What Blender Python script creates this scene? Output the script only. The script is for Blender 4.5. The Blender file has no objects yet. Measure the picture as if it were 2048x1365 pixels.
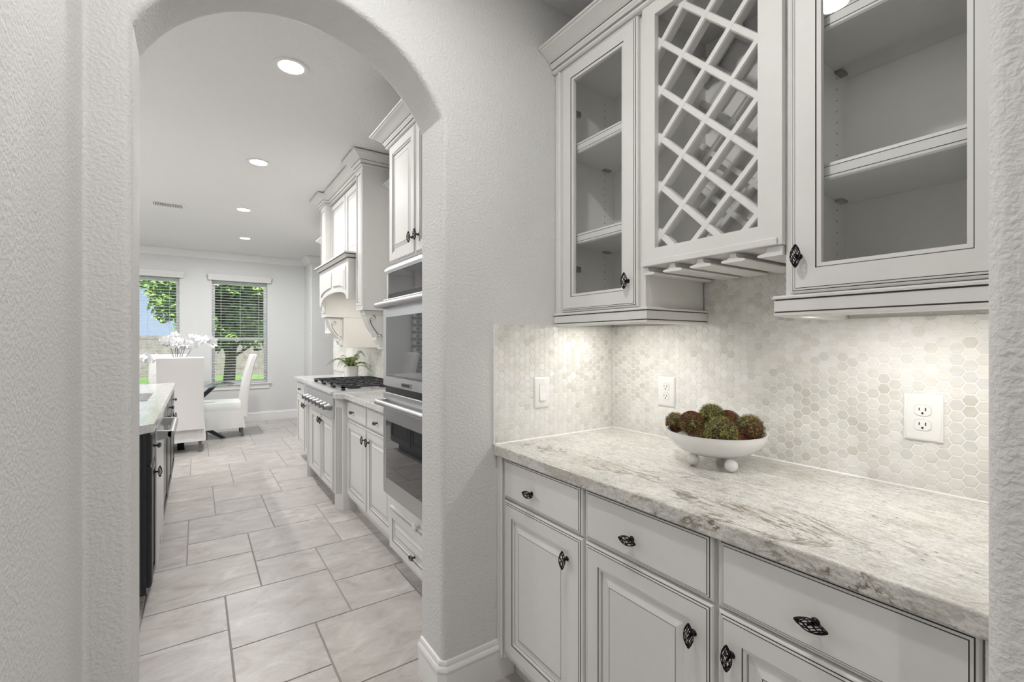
import bpy, bmesh, math, random
from mathutils import Vector, Matrix
random.seed(7)
S = bpy.context.scene
COL = S.collection
PI = math.pi

# ------------------------------------------------------------------ camera
CAM_H = 1.31
YAW = math.atan(631.0 / 920.0)
cd = bpy.data.cameras.new('camera')
cd.sensor_fit = 'HORIZONTAL'; cd.sensor_width = 36.0
cd.lens = 36.0 * 920.0 / 2048.0
cd.shift_y = (685.0 - 682.5) / 2048.0
cd.clip_start = 0.02
cam = bpy.data.objects.new('camera', cd); COL.objects.link(cam)
cam.location = (0, 0, CAM_H)
cam.rotation_euler = (PI / 2, 0, -YAW)
S.camera = cam

# ------------------------------------------------------------------ view, world, sun
S.view_settings.view_transform = 'Standard'
S.view_settings.look = 'None'
S.view_settings.gamma = 1.0
S.view_settings.use_curve_mapping = False
S.view_settings.exposure = 0.22
SKY = 0.9
CAN_W = 11.0         # ceiling lamps, kitchen; also scales the added unseen ones
PANTRY_W = 9.8      # ceiling lamp, pantry
PEND_W = 17.0        # added fill globes over the island and living area
CHAN_W = 13.0        # each globe of the added fill lamp behind the viewer
UNDER_W = 1.15        # lamp strips under the wall cabinets
W = bpy.data.worlds.new('world'); S.world = W; W.use_nodes = True
wn = W.node_tree; wn.nodes.clear()
geo = wn.nodes.new('ShaderNodeTexCoord'); sep = wn.nodes.new('ShaderNodeSeparateXYZ'); wn.links.new(geo.outputs['Generated'], sep.inputs[0])
rmp = wn.nodes.new('ShaderNodeValToRGB'); wn.links.new(sep.outputs['Z'], rmp.inputs[0])          # clear sky: pale blue at the horizon, deeper overhead
rmp.color_ramp.elements[0].position = 0.0; rmp.color_ramp.elements[0].color = (.56, .72, .93, 1)
rmp.color_ramp.elements[1].position = .7; rmp.color_ramp.elements[1].color = (.22, .43, .82, 1)
bg = wn.nodes.new('ShaderNodeBackground'); bg.inputs['Strength'].default_value = SKY
wo = wn.nodes.new('ShaderNodeOutputWorld')
wn.links.new(rmp.outputs[0], bg.inputs[0]); wn.links.new(bg.outputs[0], wo.inputs[0])
sd = bpy.data.lights.new('sun', 'SUN'); sd.energy = 11.0; sd.angle = 0.01; sd.color = (1, .95, .86)
sun = bpy.data.objects.new('sun', sd); COL.objects.link(sun)
sun.rotation_euler = (math.radians(42), 0, math.radians(-25))

# ------------------------------------------------------------------ materials
M = {}
def newmat(name):
    m = bpy.data.materials.new(name); m.use_nodes = True
    nt = m.node_tree; b = nt.nodes['Principled BSDF']; M[name] = m
    return m, nt, b
def N(nt, typ, **kw):
    n = nt.nodes.new(typ)
    for k, v in kw.items():
        if k in n.inputs.keys(): n.inputs[k].default_value = v
        else: setattr(n, k, v)
    return n
def coords(nt, scale=(1, 1, 1), obj=False):
    if obj:
        t = nt.nodes.new('ShaderNodeTexCoord'); out = t.outputs['Object']
    else:
        t = nt.nodes.new('ShaderNodeNewGeometry'); out = t.outputs['Position']
    mp = N(nt, 'ShaderNodeMapping'); mp.inputs['Scale'].default_value = scale
    nt.links.new(out, mp.inputs['Vector']); return mp.outputs[0]
def ramp(nt, fac, stops):
    r = nt.nodes.new('ShaderNodeValToRGB'); e = r.color_ramp.elements
    while len(e) < len(stops): e.new(0.5)
    for el, (p, c) in zip(e, stops):
        el.position = p; el.color = (c[0], c[1], c[2], 1) if not isinstance(c, (int, float)) else (c, c, c, 1)
    nt.links.new(fac, r.inputs[0]); return r.outputs[0]
def mixc(nt, fac, a, b, mode='MIX'):
    n = nt.nodes.new('ShaderNodeMix'); n.data_type = 'RGBA'; n.blend_type = mode
    for s, i in ((fac, 0), (a, 6), (b, 7)):
        if hasattr(s, 'node'): nt.links.new(s, n.inputs[i])
        elif isinstance(s, (int, float)): n.inputs[i].default_value = s
        else: n.inputs[i].default_value = (s[0], s[1], s[2], 1)
    return n.outputs[2]
def bump(nt, b, h, strength=.3, dist=.002):
    bp = N(nt, 'ShaderNodeBump', Strength=strength, Distance=dist)
    nt.links.new(h, bp.inputs['Height']); nt.links.new(bp.outputs[0], b.inputs['Normal'])
def simple(name, col, rough=.5, metal=0., spec=.5, noise=None, coat=0.):
    m, nt, b = newmat(name)
    b.inputs['Base Color'].default_value = (*col, 1); b.inputs['Roughness'].default_value = rough
    b.inputs['Metallic'].default_value = metal; b.inputs['Specular IOR Level'].default_value = spec
    b.inputs['Coat Weight'].default_value = coat
    if noise:
        sc, amt = noise
        t = N(nt, 'ShaderNodeTexNoise', Scale=sc, Detail=4.0); nt.links.new(coords(nt), t.inputs['Vector'])
        c = ramp(nt, t.outputs['Fac'], [(.3, tuple(x * (1 - amt) for x in col)), (.7, tuple(min(1, x * (1 + amt)) for x in col))])
        nt.links.new(c, b.inputs['Base Color'])
    return m
def plaster(name, col, scale=70., strength=.5, dist=.004):
    m, nt, b = newmat(name)
    b.inputs['Base Color'].default_value = (*col, 1); b.inputs['Roughness'].default_value = .62
    b.inputs['Specular IOR Level'].default_value = .3
    v = coords(nt)
    n1 = N(nt, 'ShaderNodeTexNoise', Scale=scale, Detail=2.5, Roughness=.5, Distortion=.15); nt.links.new(v, n1.inputs['Vector'])
    h = ramp(nt, n1.outputs['Fac'], [(.36, 0.), (.66, 1.)])
    bump(nt, b, h, strength, dist)
plaster('wall_paint', (.725, .721, .714), 105, .42, .0028)
plaster('wall_paint_cool', (.70, .71, .715), 95, .3, .002)
plaster('ceiling_paint', (.84, .835, .83), 75, .5, .003)
simple('trim_paint', (.83, .825, .815), .38)
simple('cabinet_paint', (.775, .768, .75), .47, noise=(30, .012))
simple('glaze_line', (.085, .08, .072), .55)
simple('cabinet_interior', (.93, .92, .90), .5, noise=(20, .015))
simple('black_paint', (.012, .013, .018), .28)
simple('bronze', (.012, .010, .009), .38, .7)
simple('white_plastic', (.90, .895, .88), .25)
simple('gap_shade', (.60, .59, .57), .6)  # grey that stands in for shade around the rocker and sockets
simple('slot_dark', (.03, .03, .03), .5)
simple('porcelain', (.82, .81, .80), .16, coat=.4)
simple('grout', (.92, .91, .885), .8)
simple('caulk', (.88, .87, .85), .5)
simple('floor_grout', (.34, .315, .30), .85)
simple('cast_iron', (.02, .022, .028), .42)
simple('chrome', (.42, .42, .43), .28, 1.0)
simple('knob_steel', (.30, .30, .305), .36, 1.0)
simple('handle_steel', (.50, .50, .51), .40, 1.0)
simple('oven_black', (.008, .008, .009), .3)
simple('chair_wood', (.16, .135, .115), .5, noise=(40, .2))
simple('soil', (.03, .02, .015), .9)
simple('hinge_metal', (.23, .22, .19), .4, .8)
simple('brick', (.30, .315, .345), .8, noise=(25, .25))
simple('mortar', (.72, .71, .69), .9)
simple('bark', (.10, .07, .05), .9, noise=(12, .4))
simple('stem_dark', (.045, .04, .035), .6)
simple('petal', (.86, .86, .88), .5)
m, nt, b = newmat('blind_white'); b.inputs['Base Color'].default_value = (.93, .93, .93, 1); b.inputs['Roughness'].default_value = .4
tl = N(nt, 'ShaderNodeBsdfTranslucent'); tl.inputs[0].default_value = (.93, .93, .93, 1); mx = nt.nodes.new('ShaderNodeMixShader'); mx.inputs[0].default_value = .4
nt.links.new(b.outputs[0], mx.inputs[1]); nt.links.new(tl.outputs[0], mx.inputs[2]); nt.links.new(mx.outputs[0], nt.nodes['Material Output'].inputs[0])
simple('window_vinyl', (.93, .93, .92), .35)
simple('navy_metal', (.018, .022, .035), .35, .3)
# oven glass, stainless
m, nt, b = newmat('oven_glass'); b.inputs['Base Color'].default_value = (.035, .036, .040, 1)
b.inputs['Roughness'].default_value = .02; b.inputs['IOR'].default_value = 2.3
m, nt, b = newmat('stainless'); b.inputs['Base Color'].default_value = (.68, .685, .70, 1)
b.inputs['Metallic'].default_value = 1.; b.inputs['Roughness'].default_value = .34
t = N(nt, 'ShaderNodeTexNoise', Scale=6., Detail=6.0); nt.links.new(coords(nt, (1, 1, 90)), t.inputs['Vector'])
bump(nt, b, t.outputs['Fac'], .05, .0005)
# slipcover linen
m, nt, b = newmat('linen'); b.inputs['Base Color'].default_value = (.80, .79, .785, 1); b.inputs['Roughness'].default_value = .85
b.inputs['Sheen Weight'].default_value = .2
t = N(nt, 'ShaderNodeTexNoise', Scale=400., Detail=2.); nt.links.new(coords(nt, (1, 1, 1), True), t.inputs['Vector'])
t2 = N(nt, 'ShaderNodeTexNoise', Scale=9., Detail=3.); nt.links.new(coords(nt, (1, 1, .5), True), t2.inputs['Vector'])
bump(nt, b, mixc(nt, .7, t.outputs['Fac'], t2.outputs['Fac']), .35, .006)
# thin clear glass: mirror-like sheen at grazing angles, clear elsewhere
def clear_glass(name, tint, ior=1.5):
    m, nt, b = newmat(name); nt.nodes.remove(b); out = nt.nodes['Material Output']
    lw = N(nt, 'ShaderNodeLayerWeight', Blend=.5); pw = N(nt, 'ShaderNodeMath', operation='POWER'); nt.links.new(lw.outputs['Facing'], pw.inputs[0]); pw.inputs[1].default_value = 5.0
    fr = N(nt, 'ShaderNodeMath', operation='MULTIPLY_ADD'); nt.links.new(pw.outputs[0], fr.inputs[0]); fr.inputs[1].default_value = .9; fr.inputs[2].default_value = .045
    tr = N(nt, 'ShaderNodeBsdfTransparent'); tr.inputs[0].default_value = (*tint, 1)
    gl = N(nt, 'ShaderNodeBsdfGlossy', Roughness=.0); mx = nt.nodes.new('ShaderNodeMixShader')
    nt.links.new(fr.outputs[0], mx.inputs[0]); nt.links.new(tr.outputs[0], mx.inputs[1]); nt.links.new(gl.outputs[0], mx.inputs[2])
    nt.links.new(mx.outputs[0], out.inputs[0])
clear_glass('cabinet_glass', (.985, .99, .985))
clear_glass('window_glass', (.97, .98, .98))
clear_glass('table_glass', (.90, .94, .93))
# lamp lens
def emit(name, col, s):
    m, nt, b = newmat(name); b.inputs['Base Color'].default_value = (.9, .9, .9, 1)
    b.inputs['Emission Color'].default_value = (*col, 1); b.inputs['Emission Strength'].default_value = s
emit('lamp_lens', (1, .985, .95), 6.0)
emit('strip_lens', (1, .95, .86), 3.0)
# granite
def granite(name, base, warm, dark, veins=True):
    """polished stone: soft warm clouds, grey flecks drawn out along the slab, a few brown veins"""
    m, nt, b = newmat(name); b.inputs['Roughness'].default_value = .14; b.inputs['Specular IOR Level'].default_value = .45
    v = coords(nt, (1.0, .36, 1.0)); v2 = coords(nt, (1., .6, 1.))
    a = N(nt, 'ShaderNodeTexNoise', Scale=11., Detail=9., Roughness=.72, Distortion=.9); nt.links.new(v, a.inputs['Vector'])
    c = ramp(nt, a.outputs['Fac'], [(.34, warm), (.47, base), (.64, tuple(min(1, x * 1.1) for x in base))])
    gr = N(nt, 'ShaderNodeTexNoise', Scale=85., Detail=6., Roughness=.75, Distortion=.4); nt.links.new(v, gr.inputs['Vector'])
    c = mixc(nt, ramp(nt, gr.outputs['Fac'], [(.40, .72), (.53, 0.)]), c, tuple(x * .66 for x in base))
    sp = N(nt, 'ShaderNodeTexNoise', Scale=150., Detail=5., Roughness=.7); nt.links.new(v, sp.inputs['Vector'])
    spm = ramp(nt, sp.outputs['Fac'], [(.34, 1.), (.42, 0.)])
    pa = N(nt, 'ShaderNodeTexNoise', Scale=13., Detail=4.); nt.links.new(v, pa.inputs['Vector'])
    pam = ramp(nt, pa.outputs['Fac'], [(.38, .15), (.60, 1.)])
    k = N(nt, 'ShaderNodeMath', operation='MULTIPLY'); nt.links.new(spm, k.inputs[0]); nt.links.new(pam, k.inputs[1])
    c = mixc(nt, k.outputs[0], c, dark)
    fn = N(nt, 'ShaderNodeTexNoise', Scale=330., Detail=3.); nt.links.new(v2, fn.inputs['Vector'])
    c = mixc(nt, .5, c, ramp(nt, fn.outputs['Fac'], [(.32, .5), (.58, 1.)]), 'MULTIPLY')
    if veins:
        ve = N(nt, 'ShaderNodeTexNoise', Scale=3.3, Detail=10., Roughness=.68, Distortion=.7)
        nt.links.new(coords(nt, (1.7, .62, 1.)), ve.inputs['Vector'])
        vm = ramp(nt, ve.outputs['Fac'], [(.474, 0.), (.489, 1.), (.499, 1.), (.514, 0.)])
        br = N(nt, 'ShaderNodeTexNoise', Scale=6., Detail=5., Roughness=.65); nt.links.new(coords(nt, (1, .6, 1)), br.inputs['Vector'])
        brm = ramp(nt, br.outputs['Fac'], [(.45, 0.), (.56, 1.)])
        px = nt.nodes.new('ShaderNodeNewGeometry'); sx = nt.nodes.new('ShaderNodeSeparateXYZ'); nt.links.new(px.outputs['Position'], sx.inputs[0])
        fx = N(nt, 'ShaderNodeMapRange'); nt.links.new(sx.outputs['X'], fx.inputs[0])
        fx.inputs[1].default_value = 1.40; fx.inputs[2].default_value = 1.05
        k2 = N(nt, 'ShaderNodeMath', operation='MULTIPLY'); nt.links.new(vm, k2.inputs[0]); nt.links.new(brm, k2.inputs[1])
        k3 = N(nt, 'ShaderNodeMath', operation='MULTIPLY'); nt.links.new(k2.outputs[0], k3.inputs[0]); nt.links.new(fx.outputs[0], k3.inputs[1])
        k4 = N(nt, 'ShaderNodeMath', operation='MULTIPLY'); nt.links.new(k3.outputs[0], k4.inputs[0]); k4.inputs[1].default_value = .85
        c = mixc(nt, k4.outputs[0], c, (.15, .112, .062))
    nt.links.new(c, b.inputs['Base Color'])
granite('granite', (.74, .725, .685), (.60, .56, .49), (.14, .14, .135))
granite('granite_pale', (.76, .755, .75), (.66, .645, .63), (.30, .29, .29), False)
# floor tile
m, nt, b = newmat('floor_tile'); b.inputs['Roughness'].default_value = .30; b.inputs['Specular IOR Level'].default_value = .45
oi = nt.nodes.new('ShaderNodeObjectInfo')
vo = N(nt, 'ShaderNodeVectorMath', operation='ADD'); nt.links.new(coords(nt, (1., 1.7, 1.)), vo.inputs[0])
sc = N(nt, 'ShaderNodeVectorMath', operation='SCALE'); nt.links.new(oi.outputs['Random'], sc.inputs[3]); sc.inputs[0].default_value = (37, 91, 53)
nt.links.new(sc.outputs[0], vo.inputs[1])
a = N(nt, 'ShaderNodeTexNoise', Scale=5., Detail=9., Roughness=.66, Distortion=1.1); nt.links.new(vo.outputs[0], a.inputs['Vector'])
c = ramp(nt, a.outputs['Fac'], [(.32, (.39, .35, .325)), (.45, (.49, .462, .445)), (.56, (.535, .515, .50)), (.70, (.64, .62, .605))])
tint = ramp(nt, oi.outputs['Random'], [(0., (.93, .925, .93)), (1., (1., .985, .97))])
c = mixc(nt, 1.0, c, tint, 'MULTIPLY'); nt.links.new(c, b.inputs['Base Color'])
a2 = N(nt, 'ShaderNodeTexNoise', Scale=16., Detail=8., Roughness=.7); nt.links.new(vo.outputs[0], a2.inputs['Vector'])
bump(nt, b, a2.outputs['Fac'], .35, .004)
# hexagon wall tiles: a handful of stone shades
HEXC = [(.83, .82, .785), (.77, .757, .712), (.675, .66, .605), (.87, .862, .84), (.735, .732, .702), (.81, .795, .75)]
for i, hc in enumerate(HEXC):
    m, nt, b = newmat('hex_stone_%d' % i); b.inputs['Roughness'].default_value = .2; b.inputs['Specular IOR Level'].default_value = .5
    a = N(nt, 'ShaderNodeTexNoise', Scale=38., Detail=5., Distortion=1.2); nt.links.new(coords(nt, (1, .35, 1)), a.inputs['Vector'])
    c = ramp(nt, a.outputs['Fac'], [(.3, tuple(x * .94 for x in hc)), (.7, tuple(min(1, x * 1.05) for x in hc))])
    nt.links.new(c, b.inputs['Base Color'])
HEXM = ['hex_stone_%d' % i for i in range(6)]
# plants
for nm, c0, c1 in (('moss', (.10, .115, .02), (.34, .34, .075)), ('twig', (.075, .020, .014), (.24, .075, .035)), ('fern_leaf', (.06, .12, .02), (.24, .30, .06)),
                   ('tree_leaf', (.09, .18, .035), (.28, .42, .10))):
    m, nt, b = newmat(nm); b.inputs['Roughness'].default_value = .65
    a = N(nt, 'ShaderNodeTexNoise', Scale=60. if nm != 'tree_leaf' else 1.5, Detail=3.); nt.links.new(coords(nt), a.inputs['Vector'])
    nt.links.new(ramp(nt, a.outputs['Fac'], [(.35, c0), (.65, c1)]), b.inputs['Base Color'])
simple('moss_core', (.04, .03, .012), .9)
simple('lawn', (.13, .24, .05), .9, noise=(3., .3))
simple('fence_wood', (.20, .18, .165), .85, noise=(5., .25))

# ------------------------------------------------------------------ mesh helpers
class MB:
    def __init__(s): s.v = []; s.f = []; s.m = []
    def add(s, vs, fs, mat=0):
        o = len(s.v); s.v += [tuple(p) for p in vs]
        for i, f in enumerate(fs):
            s.f.append([o + k for k in f]); s.m.append(mat[i] if isinstance(mat, (list, tuple)) else mat)
    def box(s, x0, x1, y0, y1, z0, z1, mat=0):
        s.add([(x, y, z) for z in (z0, z1) for y in (y0, y1) for x in (x0, x1)],
              [(0, 2, 3, 1), (4, 5, 7, 6), (0, 1, 5, 4), (2, 6, 7, 3), (0, 4, 6, 2), (1, 3, 7, 5)], mat)
    def prism(s, poly, fn, t0, t1, mat=0):
        n = len(poly)
        s.add([fn(a, b, t0) for a, b in poly] + [fn(a, b, t1) for a, b in poly],
              [tuple(range(n))[::-1], tuple(range(n, 2 * n))] + [(i, (i + 1) % n, n + (i + 1) % n, n + i) for i in range(n)], mat)
    def tube(s, pts, r, n=6, mat=0, cap=True):
        pts = [Vector(p) for p in pts]; k = len(pts); rings = []
        rr = r if isinstance(r, (list, tuple)) else [r] * k
        t0 = (pts[1] - pts[0]).normalized(); up = Vector((0, 0, 1)) if abs(t0.z) < .9 else Vector((1, 0, 0))
        nrm = t0.cross(up).normalized(); vs = []
        for i in range(k):
            t = (pts[min(i + 1, k - 1)] - pts[max(i - 1, 0)])
            t = t.normalized() if t.length > 1e-9 else t0
            nrm = (nrm - t * nrm.dot(t)).normalized(); bn = t.cross(nrm)
            vs += [pts[i] + (nrm * math.cos(2 * PI * j / n) + bn * math.sin(2 * PI * j / n)) * rr[i] for j in range(n)]
        fs = [(i * n + j, i * n + (j + 1) % n, (i + 1) * n + (j + 1) % n, (i + 1) * n + j) for i in range(k - 1) for j in range(n)]
        if cap: fs += [tuple(range(n))[::-1], tuple(range((k - 1) * n, k * n))]
        s.add(vs, fs, mat)
    def lathe(s, prof, n=24, c=(0, 0, 0), mat=0, axis='z'):
        vs = []; k = len(prof)
        for r, z in prof:
            for j in range(n):
                a = 2 * PI * j / n; p = (r * math.cos(a), r * math.sin(a), z)
                if axis == 'x': p = (z, p[0], p[1])
                vs.append((c[0] + p[0], c[1] + p[1], c[2] + p[2]))
        s.add(vs, [(i * n + j, i * n + (j + 1) % n, (i + 1) * n + (j + 1) % n, (i + 1) * n + j) for i in range(k - 1) for j in range(n)], mat)
    def ball(s, c, r, n=16, k=10, mat=0, sq=(1, 1, 1)):
        vs = [(c[0], c[1], c[2] - r * sq[2])]
        for i in range(1, k):
            ph = PI * i / k
            vs += [(c[0] + r * sq[0] * math.sin(ph) * math.cos(2 * PI * j / n), c[1] + r * sq[1] * math.sin(ph) * math.sin(2 * PI * j / n), c[2] - r * sq[2] * math.cos(ph)) for j in range(n)]
        vs.append((c[0], c[1], c[2] + r * sq[2])); L = len(vs) - 1
        fs = [(0, 1 + (j + 1) % n, 1 + j) for j in range(n)]
        fs += [(1 + (i - 1) * n + j, 1 + (i - 1) * n + (j + 1) % n, 1 + i * n + (j + 1) % n, 1 + i * n + j) for i in range(1, k - 1) for j in range(n)]
        fs += [(1 + (k - 2) * n + j, 1 + (k - 2) * n + (j + 1) % n, L) for j in range(n)]
        s.add(vs, fs, mat)
    def sweep(s, path, prof, side=1, mats=None, closed=True):
        """profile [(d outward, z)] carried along a 2-d path with mitred corners; side=+1: outward is right of the direction of travel"""
        P = [Vector((p[0], p[1])) for p in path]; n = len(P); off = []
        for i in range(n):
            ds = []
            if i > 0: ds.append((P[i] - P[i - 1]).normalized())
            if i < n - 1: ds.append((P[i + 1] - P[i]).normalized())
            ns = [Vector((d.y, -d.x)) * side for d in ds]
            if len(ns) == 2:
                b_ = (ns[0] + ns[1]); b_ = b_ / max(b_.length_squared, 1e-6) * 2
            else: b_ = ns[0]
            off.append(b_)
        k = len(prof); vs = []
        for i in range(n):
            for d, z in prof: q = P[i] + off[i] * d; vs.append((q.x, q.y, z))
        fs = []; ms = []
        kk = k if closed else k - 1
        for i in range(n - 1):
            for j in range(kk):
                fs.append((i * k + j, i * k + (j + 1) % k, (i + 1) * k + (j + 1) % k, (i + 1) * k + j)); ms.append(mats[j] if mats else 0)
        if closed:
            fs += [tuple(range(k)), tuple(range((n - 1) * k, n * k))[::-1]]; ms += [0, 0]
        s.add(vs, fs, ms)
    def front(s, fn, a0, a1, b0, b1, prof, hole=False):
        """stepped front: nested rectangles, profile [(inset, height, material of the band that starts here)]"""
        vs = []
        for ins, h, _ in prof:
            vs += [fn(a0 + ins, b0 + ins, h), fn(a1 - ins, b0 + ins, h), fn(a1 - ins, b1 - ins, h), fn(a0 + ins, b1 - ins, h)]
        fs = []; ms = []; k = len(prof)
        for i in range(k - 1):
            for j in range(4):
                fs.append((4 * i + j, 4 * i + (j + 1) % 4, 4 * i + 4 + (j + 1) % 4, 4 * i + 4 + j)); ms.append(prof[i][2])
        if not hole: fs.append((4 * k - 4, 4 * k - 3, 4 * k - 2, 4 * k - 1)); ms.append(prof[-1][2])
        fs.append((3, 2, 1, 0)) if not hole else None
        if not hole: ms.append(0)
        s.add(vs, fs, ms)
def meshof(name, mb, mats, origin=(0, 0, 0), smooth=None, recalc=True):
    me = bpy.data.meshes.new(name); o = origin
    me.from_pydata([(p[0] - o[0], p[1] - o[1], p[2] - o[2]) for p in mb.v], [], mb.f)
    mats = [mats] if isinstance(mats, str) else mats
    for mm in mats: me.materials.append(M[mm])
    me.polygons.foreach_set('material_index', mb.m)
    if recalc:
        bm = bmesh.new(); bm.from_mesh(me); bmesh.ops.recalc_face_normals(bm, faces=bm.faces); bm.to_mesh(me); bm.free()
    if smooth:
        me.polygons.foreach_set('use_smooth', [True] * len(me.polygons)); me.set_sharp_from_angle(angle=math.radians(smooth))
    me.update(); return me
def base_of(p):
    o = Vector((0, 0, 0))
    while p: o += Vector(p.location); p = p.parent
    return o
def link(name, me, parent=None, loc=None, rot=None, label=None):
    ob = bpy.data.objects.new(name, me); COL.objects.link(ob)
    if parent: ob.parent = parent
    if loc is not None: ob.location = Vector(loc) - (base_of(parent) if parent else Vector((0, 0, 0)))
    if rot: ob.rotation_euler = rot
    if label: ob['label'] = label
    return ob
def obj(name, mb, mats, parent=None, smooth=None, origin=None, bevel=0, label=None, recalc=True):
    """one mesh object whose vertices are given in world coordinates"""
    base = base_of(parent) if parent else Vector(origin or (0, 0, 0))
    ob = link(name, meshof(name, mb, mats, base, smooth, recalc), parent, None, None, label)
    if not parent and origin: ob.location = origin
    if bevel:
        md = ob.modifiers.new('bevel', 'BEVEL'); md.width = bevel; md.segments = 2; md.limit_method = 'ANGLE'; md.angle_limit = math.radians(40)
    return ob
def tag(o, label, cat, group=None, kind=None):
    o['label'] = label; o['category'] = cat
    if group: o['group'] = group
    if kind: o['kind'] = kind
    return o
def thing(name, label, cat, loc, group=None, rotz=0, kind=None):
    o = bpy.data.objects.new(name, None); COL.objects.link(o); o.location = loc; o.rotation_euler = (0, 0, rotz)
    o.empty_display_size = .05
    return tag(o, label, cat, group, kind)
def struct(name, mb, mats, label, cat, smooth=None, bevel=0, parent=None):
    o = obj(name, mb, mats, None, smooth, None, bevel); return tag(o, label, cat, None, 'structure')
def clip(poly, a0, a1, b0, b1):
    for ax, lim, sg in ((0, a0, 1), (0, a1, -1), (1, b0, 1), (1, b1, -1)):
        out = []
        for i in range(len(poly)):
            p, q = poly[i], poly[(i + 1) % len(poly)]
            dp, dq = (p[ax] - lim) * sg, (q[ax] - lim) * sg
            if dp >= 0: out.append(p)
            if dp * dq < 0:
                t = dp / (dp - dq); out.append((p[0] + (q[0] - p[0]) * t, p[1] + (q[1] - p[1]) * t))
        poly = out
        if len(poly) < 3: return []
    return poly
def area(poly): return abs(sum(poly[i][0] * poly[(i + 1) % len(poly)][1] - poly[(i + 1) % len(poly)][0] * poly[i][1] for i in range(len(poly)))) / 2
def shrink(poly, d):
    cx = sum(p[0] for p in poly) / len(poly); cy = sum(p[1] for p in poly) / len(poly); out = []
    for x, y in poly:
        L = math.hypot(x - cx, y - cy); k = max(0.2, 1 - d / max(L, 1e-6)); out.append((cx + (x - cx) * k, cy + (y - cy) * k))
    return out
def tilepiece(mb, poly, fn, t, b, mat=0):
    n = len(poly); q = shrink(poly, b)
    mb.add([fn(a, c, 0) for a, c in poly] + [fn(a, c, t - b * .7) for a, c in poly] + [fn(a, c, t) for a, c in q],
           [(i, (i + 1) % n, n + (i + 1) % n, n + i) for i in range(n)] + [(n + i, n + (i + 1) % n, 2 * n + (i + 1) % n, 2 * n + i) for i in range(n)] + [tuple(range(2 * n, 3 * n))], mat)

# ------------------------------------------------------------------ the shell
CEIL = 2.74
XL, XR = -.135, .734           # arch jambs
YA, YB = 1.515, 1.715          # arch wall faces
XW = -.229                     # left wall of the pantry
XK = 1.613                     # wall behind counters
# floor: grout bed, tiles in a two-size hopscotch pattern
mb = MB(); mb.box(-5.6, 3.1, -4.2, 8.9, -.12, -.0035)
floor = struct('floor', mb, 'floor_grout', 'floor of pale stone-look tiles in two square sizes with grey grout', 'floor')
TA, TB_, TO = .5035, .3365, (.1215, 2.293); J = .0035
def fl(a, b, t): return (a, b, -.011 + t)
def ftile(x0, y0, s):
    poly = clip([(x0 + J, y0 + J), (x0 + s - J, y0 + J), (x0 + s - J, y0 + s - J), (x0 + J, y0 + s - J)], -3.4, 2.9, -.6, 8.72)
    return poly
fm = {}
vis = []
for i in range(-14, 22):
    for j in range(-14, 22):
        bx, by = TO[0] + i * TA - j * TB_, TO[1] + i * TB_ + j * TA
        for (x0, y0, s) in ((bx, by, TA), (bx + TA, by, TB_)):
            p = ftile(x0, y0, s)
            if len(p) >= 3 and area(p) > .0004: vis.append((math.hypot(sum(q[0] for q in p) / len(p), sum(q[1] for q in p) / len(p) - 2.), p, s, x0, y0))
vis.sort(key=lambda t: t[0])
rest = MB()
for k, (d, p, s, x0, y0) in enumerate(vis):
    if k >= 270: tilepiece(rest, p, fl, .011, .0015); continue
    full = area(p) > (s - 2 * J) ** 2 * .999
    if full:
        if s not in fm:
            t_ = MB(); tilepiece(t_, [(J, J), (s - J, J), (s - J, s - J), (J, s - J)], fl, .011, .0015); fm[s] = meshof('floor_tile', t_, 'floor_tile')
        link('floor_tile', fm[s], floor, (x0, y0, 0))
    else:
        t_ = MB(); tilepiece(t_, p, fl, .011, .0015); obj('floor_tile', t_, 'floor_tile', floor)
if rest.v:
    o = obj('floor_tile_field', rest, 'floor_tile', floor); o['kind'] = 'stuff'
mb = MB(); mb.box(-5.6, 3.1, -4.2, 8.95, CEIL, CEIL + .12)
struct('ceiling', mb, 'ceiling_paint', 'flat textured white ceiling with recessed lamps', 'ceiling')

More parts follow.
